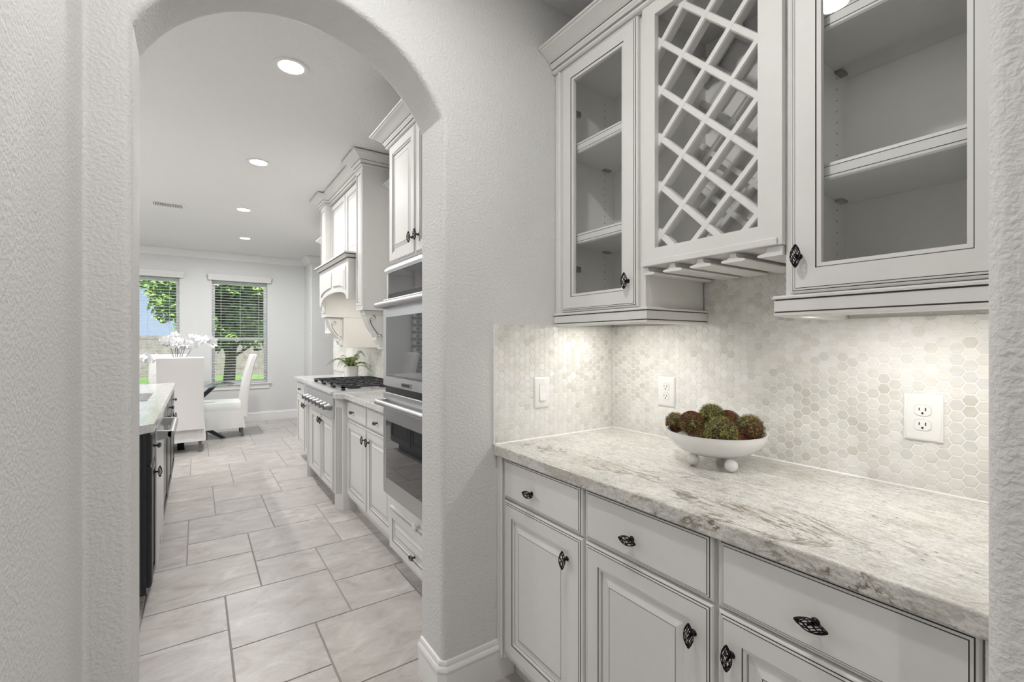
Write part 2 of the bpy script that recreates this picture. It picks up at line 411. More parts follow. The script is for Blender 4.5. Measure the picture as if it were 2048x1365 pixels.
def arch_wall(name, xl, xr, y0, y1, x_lo, x_hi, label, zs=2.128, rise=.272, r=.022):
    """wall with an arched opening and rounded plaster edges"""
    hw = (xr - xl) / 2; cx = (xl + xr) / 2; R = (hw * hw + rise * rise) / (2 * rise); zc = zs + rise - R
    a1 = math.asin(min(1, hw / R)); a1 = a1 if rise < hw else PI - a1
    pts = [(xl, 0.)] + [(xl, z * zs / 6) for z in range(1, 6)]
    nrm = [(-1, 0)] * 6
    K = 40
    for i in range(K + 1):
        a = -a1 + 2 * a1 * i / K; pts.append((cx + R * math.sin(a), zc + R * math.cos(a)))
        nn = Vector((math.sin(a), math.cos(a)))
        if i == 0: nn = (nn + Vector((-1, 0))); nn = nn / nn.length_squared * 2 if nn.length else nn
        if i == K: nn = (nn + Vector((1, 0))); nn = nn / nn.length_squared * 2 if nn.length else nn
        nrm.append((nn[0], nn[1]))
    pts += [(xr, z * zs / 6) for z in range(5, 0, -1)] + [(xr, 0.)]; nrm += [(1, 0)] * 6
    rows = []; Q = 5
    for q in range(Q + 1):
        th = PI / 2 * q / Q; rows.append((r * (1 - math.sin(th)), y0 + r * (1 - math.cos(th))))
    for q in range(Q + 1):
        th = PI / 2 * (1 - q / Q); rows.append((r * (1 - math.sin(th)), y1 - r * (1 - math.cos(th))))
    mb = MB(); n = len(pts); vs = []
    for o_, y in rows:
        for (x, z), (nx, nz) in zip(pts, nrm): vs.append((x + nx * o_, y, max(0, z + nz * o_)))
    fs = [(i * n + j, i * n + j + 1, (i + 1) * n + j + 1, (i + 1) * n + j) for i in range(len(rows) - 1) for j in range(n - 1)]
    o = len(vs); vs += [(x_lo, y0, 0), (x_lo, y0, CEIL), (x_hi, y0, CEIL), (x_hi, y0, 0), (x_lo, y1, 0), (x_lo, y1, CEIL), (x_hi, y1, CEIL), (x_hi, y1, 0)]
    # front and back in convex strips
    for ri, ob_, fl_ in ((0, o, False), (len(rows) - 1, o + 4, True)):
        base = ri * n; f = []
        f.append([ob_ + 0, ob_ + 1, *[base + j for j in range(6, -1, -1)]])
        f.append([ob_ + 3, ob_ + 2, *[base + j for j in range(n - 7, n)]][::-1])
        for j in range(6, n - 7):
            f.append([base + j, base + j + 1, o + 99999])
        top = []
        tx = [vs[base + j][0] for j in range(6, n - 6)]
        ys = y1 if fl_ else y0
        tv = []
        for x in tx: vs.append((x, ys, CEIL)); tv.append(len(vs) - 1)
        f = f[:2]
        f[0] = [ob_ + 0, ob_ + 1, tv[0], *[base + j for j in range(6, -1, -1)]]
        f[1] = [ob_ + 3, *[base + j for j in range(n - 1, n - 8, -1)], tv[-1], ob_ + 2]
        for j in range(len(tv) - 1): f.append([base + 6 + j, base + 7 + j, tv[j + 1], tv[j]])
        fs += [tuple(q) for q in f]
    fs += [(o, o + 1, o + 5, o + 4), (o + 3, o + 7, o + 6, o + 2)]
    mb.add(vs, fs)
    w = obj(name, mb, 'wall_paint', None, 20)
    return tag(w, label, 'wall', None, 'structure')
arch_wall('wall_arch', XL, XR, YA, YB, XW - .12, XK + .12, 'textured grey wall with a rounded arch opening into the kitchen')
arch_wall('wall_near', XL, .80, -.066, .138, XW - .12, XK + .12, 'textured wall with arch opening at the near end of the pantry')
mb = MB(); mb.box(XW - .12, XW, .138, YA, 0, CEIL)
f_ = [(XW + .012 - .012 * math.cos(PI / 2 * i / 6), YA - .012 + .012 * math.sin(PI / 2 * i / 6)) for i in range(7)] + [(XW, YA)]
mb.prism(f_, lambda a, b, t: (a, b, t), 0, CEIL)
struct('wall_left', mb, 'wall_paint', 'textured grey pantry wall at the left edge of the view', 'wall', smooth=35)
mb = MB(); mb.box(XK, XK + .12, .138, 6.85, 0, CEIL)
struct('wall_right', mb, 'wall_paint', 'wall behind the pantry counter and the kitchen cabinets', 'wall')
# kitchen side: wall beside the arch, far wall with two windows, nook returns
mb = MB(); mb.box(-5.5, XW - .12, YB - .12, YB, 0, CEIL)
struct('wall_kitchen_near', mb, 'wall_paint', 'plain wall on the kitchen side left of the arch', 'wall')
YF = 8.72
WZ0, WZ1 = .64, 2.30
WX = ((.20, .985), (-1.0, -.215), (-2.9, -2.1))
mb = MB(); xs = -5.5
for x0, x1 in sorted(WX[:2]):
    mb.box(xs, x0, YF, YF + .16, 0, CEIL); mb.box(x0, x1, YF, YF + .16, 0, WZ0); mb.box(x0, x1, YF, YF + .16, WZ1, CEIL); xs = x1
mb.box(xs, 1.57, YF, YF + .16, 0, CEIL)
struct('wall_far', mb, 'wall_paint_cool', 'pale grey dining wall with two blinded windows', 'wall')
mb = MB(); mb.box(1.57, 3.0, 8.2, 8.36, 0, CEIL); mb.box(1.57, 1.69, 8.36, YF, 0, CEIL)
struct('wall_nook', mb, 'wall_paint_cool', 'short pale return wall right of the windows', 'wall', bevel=.015)
mb = MB(); mb.box(3.0, 3.1, 6.7, 8.36, 0, CEIL); mb.box(XK + .12, 3.1, 6.73, 6.85, 0, CEIL)
struct('wall_hall', mb, 'wall_paint', 'hall wall beyond the kitchen cabinets', 'wall')
mb = MB(); mb.box(-5.6, -5.5, YB - .12, YF + .16, 0, CEIL)
struct('wall_living', mb, 'wall_paint', 'plain wall across the living area left of the kitchen', 'wall')
mb = MB(); mb.box(-3.1, -3.0, -4.0, -.066, 0, CEIL); mb.box(3.0, 3.1, -4.0, -.066, 0, CEIL); mb.box(-3.1, 3.1, -4.1, -4.0, 0, CEIL)
mb.box(XK + .12, 3.0, -.166, -.066, 0, CEIL); mb.box(-3.0, XW - .12, -.166, -.066, 0, CEIL)
struct('wall_dining', mb, 'wall_paint', 'walls of the room behind the viewer', 'wall')
# ceiling crown along the far wall
CP = [(0, CEIL - .105), (.012, CEIL - .105), (.016, CEIL - .092), (.03, CEIL - .075), (.05, CEIL - .045), (.072, CEIL - .028), (.078, CEIL - .012), (.09, CEIL - .010), (.09, CEIL), (0, CEIL)]
mb = MB(); mb.sweep([(-5.5, YF), (1.57, YF), (1.57, 8.2), (3.0, 8.2)], CP, 1)
struct('trim_1', mb, 'trim_paint', 'white crown moulding where the far wall meets the ceiling', 'moulding', smooth=40)
BP = [(0, 0), (.016, 0), (.016, .105), (.0145, .112), (.019, .118), (.017, .128), (.010, .134), (.011, .140), (.006, .150), (0, .152)]
mb = MB(); mb.sweep([(-5.5, YF), (1.57, YF), (1.57, 8.2), (3.0, 8.2)], BP, 1)
struct('baseboard_far', mb, 'trim_paint', 'tall white baseboard below the dining windows', 'baseboard', smooth=40)
c_ = .016
mb = MB(); mb.sweep([(XR, YB - c_), (XR, YA + c_), (XR + c_, YA), (1.04, YA)], BP, 1)
struct('baseboard_right', mb, 'trim_paint', 'white moulded baseboard wrapping the right foot of the arch', 'baseboard', smooth=40)
mb = MB(); mb.sweep([(XW, .14), (XW, YA), (XL - c_, YA), (XL, YA + c_), (XL, YB)], BP, 1)
struct('baseboard_left', mb, 'trim_paint', 'white moulded baseboard along the left pantry wall', 'baseboard', smooth=40)

# ------------------------------------------------------------------ windows, blinds
for wi, (x0, x1) in enumerate(WX[:2]):
    w = thing('window_%d' % (wi + 1), ['white sash window behind the blind right of the orchid', 'white sash window behind the blind at the left, partly cut by the arch'][wi], 'window', (x0, YF, WZ0), None, 0, 'structure')
    zm = 1.345
    for nm, (a, b_, c0, c1, yy) in {'upper': (x0, x1, zm, WZ1, YF + .115), 'lower': (x0, x1, WZ0, zm + .045, YF + .085)}.items():
        mb = MB(); t = .045
        mb.box(a, a + t, yy, yy + .03, c0, c1); mb.box(b_ - t, b_, yy, yy + .03, c0, c1)
        mb.box(a + t, b_ - t, yy, yy + .03, c0, c0 + t); mb.box(a + t, b_ - t, yy, yy + .03, c1 - t, c1)
        s_ = obj('sash', mb, 'window_vinyl', w, bevel=.003)
        mb = MB(); mb.box(a + t, b_ - t, yy + .013, yy + .017, c0 + t, c1 - t); obj('pane', mb, 'window_glass', s_)
    mb = MB(); mb.box(x0 - .05, x1 + .05, YF - .045, YF + .085, WZ0 - .022, WZ0); obj('window_sill', mb, 'trim_paint', w, bevel=.004)
    mb = MB(); mb.box(x0 - .03, x1 + .03, YF - .016, YF, WZ0 - .10, WZ0 - .022); obj('apron', mb, 'trim_paint', w, bevel=.003)
    bl = thing('window_blind', ['white slatted blind hanging in the window right of the orchid', 'white slatted blind in the leftmost window, partly hidden by the arch'][wi], 'blind', ((x0 + x1) / 2, YF + .03, WZ0), 'blinds in the dining windows')
    mb = MB(); mb.sweep([(x0 - .045, YF), (x0 - .045, YF - .045), (x1 + .045, YF - .045), (x1 + .045, YF)], [(0, 2.30), (.004, 2.30), (.006, 2.35), (.016, 2.375), (.016, 2.388), (0, 2.388)], 1)
    obj('valance', mb, 'blind_white', bl, smooth=40)
    sm = MB(); L = x1 - x0 - .016
    ca, sa = math.cos(.03), math.sin(.03)
    sec = [(-.025, -.0012), (0, .0018), (.025, -.0012), (.025, -.0042), (0, -.0012), (-.025, -.0042)]
    sec = [(a * ca - b_ * sa, a * sa + b_ * ca) for a, b_ in sec]
    sm.prism(sec, lambda a, b_, t: (t, a, b_), -L / 2, L / 2); sme = meshof('slat', sm, 'blind_white', smooth=30)
    z = 2.285
    while z > WZ0 + .05:
        link('slat', sme, bl, ((x0 + x1) / 2, YF + .035, z)); z -= .0432
    mb = MB(); mb.box(x0 + .01, x1 - .01, YF + .012, YF + .058, WZ0 + .004, WZ0 + .02); obj('bottom_rail', mb, 'blind_white', bl, bevel=.003)
    for fx in (.16, .5, .84):
        mb = MB(); xx = x0 + (x1 - x0) * fx
        for yy in (YF + .009, YF + .061): mb.tube([(xx, yy, WZ0 + .01), (xx, yy, 2.3)], .0012, 4)
        obj('ladder_cord', mb, 'blind_white', bl)

# ------------------------------------------------------------------ garden outside
mb = MB(); mb.box(-40, 40, YF + .17, 60, -.4, -.2)
tag(obj('lawn', mb, 'lawn'), 'green lawn outside the windows', 'lawn', None, 'structure')
fn_ = thing('garden_fence', 'weathered grey board fence across the lawn outside', 'fence', (0, 25, -.2))
pm = MB(); pm.box(-.066, .066, -.01, .01, 0, 1.8); pme = meshof('fence_board', pm, 'fence_wood')
for i in range(-62, 62): link('fence_board', pme, fn_, (i * .14 + random.uniform(-.002, .002), 25 + random.uniform(-.004, .004), -.2 + random.uniform(-.012, .012)))
mb = MB()
for z in (.2, .8, 1.4): mb.box(-8.8, 8.8, 25.012, 25.05, z - .2, z - .11)
obj('fence_rail', mb, 'fence_wood', fn_)
def tree(x, y, h, cz, rx, rz, nleaf, label, seed, s=.13):
    rnd = random.Random(seed)
    t = thing('garden_tree', label, 'tree', (x, y, -.2), 'trees beyond the windows')
    mb = MB(); mb.tube([(x, y, -.2), (x + .08, y, h * .4), (x - .05, y + .05, h * .75), (x, y, h)], [.16, .13, .10, .04], 8)
    lf = MB(); cl = []
    for i in range(70):
        a = rnd.uniform(0, 2 * PI); rr = rnd.uniform(.25, 1.0); zz = rnd.uniform(-1, 1); q = math.sqrt(max(0, 1 - zz * zz * .8))
        p = (x + rx * rr * q * math.cos(a), y + rx * rr * q * math.sin(a), cz + rz * zz * rr)
        cl.append((p, rnd.uniform(.35, .6)))
        mb.tube([(x, y, max(.8, p[2] - .8)), ((x + p[0]) / 2, (y + p[1]) / 2, p[2] - .25), p], [.05, .03, .012], 5)
    obj('trunk', mb, 'bark', t, 60)
    for i in range(nleaf):
        p, r = cl[rnd.randrange(len(cl))]
        d = Vector((rnd.gauss(0, 1), rnd.gauss(0, 1), rnd.gauss(0, .8))).normalized() * r * rnd.random() ** .5
        c = Vector(p) + d; u = Vector((rnd.gauss(0, 1), rnd.gauss(0, 1), rnd.gauss(0, .7))).normalized(); w = u.orthogonal().normalized()
        a, b_ = u * s * rnd.uniform(.6, 1.1), w * s * .38
        lf.add([c - a, c + b_, c + a, c - b_], [(0, 1, 2, 3)])
    o = obj('foliage', lf, 'tree_leaf', t, recalc=False); o['kind'] = 'stuff'
tree(.75, 15.5, 2.8, 2.55, 2.0, 1.45, 20000, 'leafy green tree filling the right window and the side of the left one', 3)
tree(4.2, 20.5, 4.6, 4.2, 2.6, 2.4, 6000, 'second leafy tree farther back behind the right window', 9)
tree(-6.5, 33, 3.0, 2.3, 3.0, 1.6, 4000, 'low round tree far off beyond the garden fence', 5, .2)

# ------------------------------------------------------------------ ceiling lamps and vent
def can(x, y, watts, label, group, r=.088, col=(1, .985, .955)):
    t = thing('recessed_light', label, 'ceiling light', (x, y, CEIL), group)
    mb = MB(); mb.lathe([(r, 0.0), (r, -.003), (r * .94, -.006), (r * .72, -.003), (r * .66, 0.)], 40, (x, y, CEIL)); obj('trim_ring', mb, 'trim_paint', t, 40)
    mb = MB(); mb.lathe([(.0001, -.0022), (r * .69, -.0020), (r * .69, 0)], 40, (x, y, CEIL)); obj('lens', mb, 'lamp_lens', t, 40)
    ld = bpy.data.lights.new('lamp', 'AREA'); ld.shape = 'DISK'; ld.size = r * 1.36; ld.energy = watts; ld.color = col
    lo = bpy.data.objects.new('lamp', ld); COL.objects.link(lo); lo.parent = t; lo.location = (0, 0, -.008)
    return t
lab = ['large recessed ceiling light nearest to the arch', 'second recessed ceiling light beyond the arch', 'third recessed ceiling light, beside the air vent', 'smallest and farthest recessed ceiling light, near the windows']
for k, (x, y) in enumerate(((.405, 2.62), (.407, 4.155), (.42, 5.73), (.55, 7.29))): can(x, y, CAN_W * (.4, 1., 1.7, 2.2)[k], lab[k], 'kitchen ceiling lights in a row')
for k, (x, y) in enumerate(((-1.6, 2.62), (-1.6, 4.155), (-1.6, 5.73), (-1.6, 7.29), (-3.6, 4.155), (-3.6, 6.5))): can(x, y, CAN_W * 1.3, ['recessed light above the near end of the island', 'recessed light above the island, over the sink', 'recessed light above the far end of the island', 'recessed light above the left of the dining table', 'recessed light in the living area beside the island', 'recessed light in the living area near the brick wall'][k], 'ceiling lights over the island side')  # extra ceiling lamps added out of view to brighten the kitchen
can(.333, .834, PANTRY_W, 'recessed ceiling light over the pantry, mirrored in the cabinet glass', 'pantry ceiling light')
for x, y in ((-1.2, -1.6), (1.4, -1.6)): can(x, y, CAN_W * 1.5, 'recessed ceiling light behind the viewer, at the %s of the chandelier' % ('left' if x < 0 else 'right'), 'ceiling lights behind the viewer')  # unseen lamps put in for fill from behind the camera
def fill_globe_lamp(name, label, cat, group, x, y, zs, watts, rod=True, r=.085, col=(1, .985, .96)):  # hanging globes added out of view as fill light
    t = thing(name, label, cat, (x, y, CEIL), group)
    mb = MB(); mb.lathe([(.0001, CEIL), (.06, CEIL), (.06, CEIL - .012), (.02, CEIL - .02), (.0001, CEIL - .02)], 24, (x, y, 0)); obj('ceiling_rose', mb, 'bronze', t, 40)
    for (dx, dy, z) in zs:
        mb = MB(); mb.tube([(x, y, CEIL - .01), (x, y, z + .45)] + [(x + dx, y + dy, z + .2), (x + dx, y + dy, z + r)], .006, 8); obj('rod', mb, 'bronze', t, 50)
        mb = MB(); mb.ball((x + dx, y + dy, z), r, 24, 16); obj('globe', mb, 'lamp_lens', t, 80)
        ld = bpy.data.lights.new('lamp', 'POINT'); ld.shadow_soft_size = r * 1.04; ld.energy = watts; ld.color = col
        lo = bpy.data.objects.new('lamp', ld); COL.objects.link(lo); lo.parent = t; lo.location = (dx, dy, z - CEIL)
for k, y in enumerate((3.5, 4.35, 5.2)): fill_globe_lamp('fill_pendant', ['opal globe pendant over the near end of the island, hidden by the arch', 'opal globe pendant over the island sink, hidden by the arch', 'opal globe pendant over the far end of the island, hidden by the arch'][k], 'pendant light', 'pendants over the island', -1.35, y, [(0, 0, 1.95)], PEND_W)  # added lamps behind the arch, lifting cabinet fronts and ceiling
fill_globe_lamp('chandelier', 'three-globe chandelier in the room behind the viewer', 'chandelier', None, .25, -1.7, [(.22, .0, 1.75), (-.12, .2, 1.75), (-.12, -.2, 1.75)], CHAN_W)  # invented fixture giving the pantry frontal fill
fill_globe_lamp('fill_pendant', 'opal globe pendant over the living area left of the kitchen', 'pendant light', 'pendants over the island', -2.7, 6.9, [(0, 0, 2.0)], PEND_W * 6.5, col=(.94, .97, 1))  # strong cool globe added unseen to brighten the far end
v = thing('air_vent', 'white rectangular air vent grille in the kitchen ceiling', 'air vent', (-.245, 5.96, CEIL))
VX0, VX1, VY0, VY1 = -.395, -.095, 5.855, 6.06
mb = MB(); mb.front(lambda a, b_, h: (a, b_, CEIL - h), VX0, VX1, VY0, VY1, [(0, 0, 0), (0, .004, 0), (.004, .007, 0), (.026, .007, 0), (.03, .001, 0)], True)
obj('frame', mb, 'trim_paint', v)
mb = MB(); mb.box(VX0 + .02, VX1 - .02, VY0 + .02, VY1 - .02, CEIL - .0012, CEIL - .0004); obj('backing', mb, 'slot_dark', v)
lm = MB(); lm.add([(-.001, -.075, -.001), (.007, -.075, -.008), (.007, .075, -.008), (-.001, .075, -.001), (0, -.075, 0), (.009, -.075, -.0075), (.009, .075, -.0075), (0, .075, 0)],
                  [(0, 1, 2, 3), (7, 6, 5, 4), (0, 4, 5, 1), (1, 5, 6, 2), (2, 6, 7, 3), (3, 7, 4, 0)]); lme = meshof('louver', lm, 'trim_paint')
for i in range(17): link('louver', lme, v, (VX0 + .036 + i * .0138, (VY0 + VY1) / 2, CEIL - .0008))

# ------------------------------------------------------------------ cabinet fronts and hardware
G = 1
def prof_edge(): return [(0, 0, 0), (0, .012, 0), (.003, .0155, 0), (.0065, .0165, G), (.0067, .0152, G), (.0080, .0152, G), (.0082, .0180, 0), (.0125, .019, G), (.0127, .0178, G), (.0138, .0178, G), (.0140, .020, 0)]
PANEL = prof_edge() + [(.056, .020, G), (.0562, .0175, G), (.0574, .0175, 0), (.064, .0175, 0), (.0642, .0110, G), (.0656, .0105, 0), (.078, .0105, 0), (.098, .0172, G), (.0982, .0162, G), (.0994, .0162, G), (.0996, .0172, 0)]
SLAB = prof_edge()
SMALLP = prof_edge() + [(.040, .020, G), (.0402, .0175, G), (.042, .0175, 0), (.046, .0175, 0), (.0462, .0105, G), (.048, .0105, 0), (.056, .0105, 0), (.068, .0165, 0)]
GLASSF = prof_edge() + [(.060, .020, G), (.0602, .0175, G), (.0622, .0175, 0), (.0715, .0165, 0), (.072, .004, 0), (.072, 0, 0)]
CM = ['cabinet_paint', 'glaze_line']; BM_ = ['black_paint', 'black_paint']
def face_mx(x): return lambda a, b_, h: (x - h, a, b_)      # faces -x
def face_px(x): return lambda a, b_, h: (x + h, a, b_)      # faces +x
def face_my(y): return lambda a, b_, h: (a, y - h, b_)
def front_part(name, parent, fn, a0, a1, b0, b1, prof, mats=CM, label=None):
    mb = MB(); mb.front(fn, a0, a1, b0, b1, prof); return obj(name, mb, mats, parent, label=label)
# birdcage knob: length along local z, stem along local +x (towards the door)
kb = MB(); Lk, Rk = .052, .0118
def spin(t): return Rk * math.sin(PI * (.06 + .88 * t)) ** .85
for dirn in (1, -1):
    for w_ in range(6):
        pts = []
        for i in range(13):
            t = i / 12; a = 2 * PI * w_ / 6 + dirn * t * PI * .85; r = spin(t)
            pts.append((-.021 + r * math.cos(a) * .8, r * math.sin(a), (t - .5) * Lk))
        kb.tube(pts, .00105, 4)
for zz in (-.5, .5): kb.ball((-.021, 0, zz * Lk), .0036, 8, 6)
kb.lathe([(.0001, -.0125), (.0042, -.0122), (.0036, -.008), (.0046, -.003), (.0078, -.0012), (.0082, 0), (.0001, 0)], 14, axis='x')
kb.tube([(-.021, 0, -.006), (-.0125, 0, 0), (-.021, 0, .006)], .002, 5)
KNOB = meshof('knob', kb, 'bronze', smooth=50)
def knob(parent, x, y, z, horiz=False, px=False):
    rot = (PI / 2, 0, 0) if horiz else (0, 0, 0)
    if px: rot = (rot[0], 0, PI)
    o = link('knob', KNOB, parent, (x, y, z), rot); o['label'] = 'dark bronze birdcage knob'; return o

# ------------------------------------------------------------------ pantry: base cabinets
XD = .985                      # face frame plane; fronts stand 20 mm proud
ZT = .873
cab_lab = ['white glazed base cabinet below the counter, next to the arch wall', 'middle white glazed base cabinet below the pantry counter', 'white glazed base cabinet below the counter, at the right edge of the view']
YS = [(1.026, 1.513), (.5975, 1.024), (.14, .5955)]
DR = [(1.034, 1.466), (.6045, 1.0215), (.170, .5915)]
KD = [(1.100, False), (.651, False), (.558, True)]
for k in range(3):
    y0, y1 = YS[k]; d0, d1 = DR[k]
    c = thing('base_cabinet', cab_lab[k], 'cabinet', (1.29, (y0 + y1) / 2, 0), 'pantry base cabinets')
    mb = MB(); mb.box(XD, XK - .002, y0, y1, .10, ZT); mb.box(1.045, XK - .002, y0, y1, 0, .10); obj('body', mb, 'cabinet_paint', c)
    if k == 0:
        mb = MB(); mb.box(.967, XD, 1.470, 1.513, .10, ZT); mb.tube([(.972, 1.482, .10), (.972, 1.482, ZT)], .010, 10); mb.box(.9655, .9662, 1.4690, 1.4705, .10, ZT, 1); obj('filler_stile', mb, CM, c, 40)
    if k == 2:
        mb = MB(); mb.box(.968, XD, .141, .166, .10, ZT); obj('filler_stile', mb, 'cabinet_paint', c)
    fn = face_mx(XD)
    o = front_part('drawer', c, fn, d0, d1, .7165, .871, SLAB); knob(o, XD - .020, (d0 + d1) / 2 + (.035 if k == 0 else .024 if k == 1 else .012), .781, True)
    o = front_part('door', c, fn, d0, d1, .125, .7095, PANEL); knob(o, XD - .020, KD[k][0], .626)
# granite worktop
mb = MB(); pl = [(XK - .002, 1.5135), (.952, 1.5135), (.947, 1.505), (.947, .139), (XK - .002, .139)]
mb.prism(pl, lambda a, b_, t: (a, b_, t), .874, .914)
tag(obj('granite_countertop', mb, 'granite', None, bevel=.004), 'speckled cream and grey granite worktop with brown veins in the pantry', 'countertop')

# ------------------------------------------------------------------ hexagon tile backsplashes
P = .0291; SR = P / math.sqrt(3)
def hexpoly(cx, cy, s): return [(cx + s * math.cos(PI / 3 * i), cy + s * math.sin(PI / 3 * i)) for i in range(6)]
def shade(rnd, a, b_):
    q = math.sin(a * 9.1 + 1.3 * math.sin(b_ * 7)) + math.sin(b_ * 11 + a * 5) + rnd.gauss(0, 1.1)
    return [3, 0, 5, 1, 4, 2][max(0, min(5, int((q + 2.4) / .85)))]
def backsplash(name, label, fn, rects, near, limit, seed, loc):
    rnd = random.Random(seed); t = thing(name, label, 'backsplash', loc)
    g = MB()
    for (a0, a1, b0, b1) in rects: g.prism([(a0, b0), (a1, b0), (a1, b1), (a0, b1)], fn, -.0065, .0)
    obj('grout_bed', g, 'grout', t)
    cells = []
    for (a0, a1, b0, b1) in rects:
        i0 = int(a0 / (1.5 * SR)) - 2; i1 = int(a1 / (1.5 * SR)) + 2
        for i in range(i0, i1):
            for j in range(int(b0 / P) - 2, int(b1 / P) + 2):
                cx, cy = i * 1.5 * SR, (j + (.5 if i % 2 else 0)) * P
                p = clip(hexpoly(cx, cy, SR - .0014), a0, a1, b0, b1)
                if len(p) > 2 and area(p) > 4e-5: cells.append((near(cx, cy), p, cx, cy))
    cells.sort(key=lambda q: q[0]); fullA = area(hexpoly(0, 0, SR - .0014)); shared = {}; rest = MB()
    for k, (d, p, cx, cy) in enumerate(cells):
        mi = shade(rnd, cx, cy)
        if k >= limit: tilepiece(rest, p, fn, .0012, .0009, mi); continue
        if area(p) > .999 * fullA:
            if mi not in shared:
                q = MB(); tilepiece(q, hexpoly(0, 0, SR - .0014), lambda a, b_, h: tuple(Vector(fn(a, b_, h)) - Vector(fn(0, 0, 0))), .0012, .0009)
                shared[mi] = meshof('hex_tile', q, HEXM[mi], smooth=None)
            o = link('hex_tile', shared[mi], t, fn(cx, cy, 0)); 
            rx, rz = rnd.gauss(0, .006), rnd.gauss(0, .006)
            o.rotation_euler = (rx, rz, rz)
        else:
            q = MB(); tilepiece(q, p, fn, .0012, .0009); obj('hex_tile', q, HEXM[mi], t)
    if rest.v:
        o = obj('hex_tile_field', rest, HEXM, t); o['kind'] = 'stuff'
    return t
BX = 1.6065
fnb = lambda a, b_, h: (BX - h, a, b_)
bs = backsplash('tile_backsplash', 'cream hexagon mosaic backsplash behind the bowl of moss balls', fnb, [(.139, 1.5065, .914, 1.3805), (.60, 1.035, 1.3805, 1.575)], lambda a, b_: math.hypot(a, BX), 300, 1, (BX, .8, .914))
mb = MB(); mb.prism([(BX - .0045, .914), (BX, .914), (BX, .9185)], lambda a, b_, t: (a, t, b_), .14, 1.505); obj('caulk_bead', mb, 'caulk', bs)
YT = 1.5085
fnw = lambda a, b_, h: (a, YT - h, b_)
bs = backsplash('tile_backsplash', 'cream hexagon mosaic backsplash on the short wall by the light switch', fnw, [(.952, 1.605, .914, 1.3805)], lambda a, b_: math.hypot(a, YT), 300, 2, (1.28, YT, .914))
mb = MB(); mb.prism([(YT - .0045, .914), (YT, .914), (YT, .9185)], lambda a, b_, t: (t, a, b_), .955, 1.605); obj('caulk_bead', mb, 'caulk', bs)
mb = MB(); mb.prism([(1.5985, YT - .006), (1.6045, YT), (1.6065, YT), (1.6065, YT - .006)], lambda a, b_, t: (a, b_, t), .916, 1.38); obj('corner_bead', mb, 'caulk', bs)
mb = MB(); mb.box(.9485, .9525, YT - .002, YT + .0062, .914, 1.3805); obj('edge_strip', mb, 'caulk', bs)

# ------------------------------------------------------------------ pantry: wall cabinets
XU = 1.275                     # face frame plane of wall cabinets
def carcass(c, x0, x1, y0, y1, z0, z1, t=.018, sw=.03):
    mb = MB(); mb.box(x0 + .02, x1, y0, y0 + t, z0, z1); mb.box(x0 + .02, x1, y1 - t, y1, z0, z1)
    mb.box(x0 + .02, x1, y0 + t, y1 - t, z0, z0 + t); mb.box(x0 + .02, x1, y0 + t, y1 - t, z1 - t, z1); mb.box(x1 - .008, x1, y0 + t, y1 - t, z0 + t, z1 - t)
    obj('body', mb, 'cabinet_interior', c)
    mb = MB(); mb.box(x0, x0 + .02, y0, y0 + sw, z0, z1); mb.box(x0, x0 + .02, y1 - sw, y1, z0, z1); mb.box(x0, x0 + .02, y0 + sw, y1 - sw, z0, z0 + .035); mb.box(x0, x0 + .02, y0 + sw, y1 - sw, z1 - .035, z1)
    # painted outer skins
    mb.box(x0 + .02, x1, y0 - .001, y0, z0, z1); mb.box(x0 + .02, x1, y1, y1 + .001, z0, z1); mb.box(x0 + .02, x1, y0, y1, z0 - .001, z0)
    obj('face_frame', mb, 'cabinet_paint', c)
RAILP = [(-.02, 1.376), (.014, 1.376), (.021, 1.380), (.0215, 1.3865), (.0185, 1.3875), (.0185, 1.3895), (.0205, 1.390), (.0205, 1.4185), (.0185, 1.419), (.0185, 1.4212), (.024, 1.422), (.025, 1.427), (.021, 1.431), (0, 1.431), (-.02, 1.431)]
RAILM = [0, 0, 0, G, G, G, 0, G, G, G, 0, 0, 0, 0, 0]
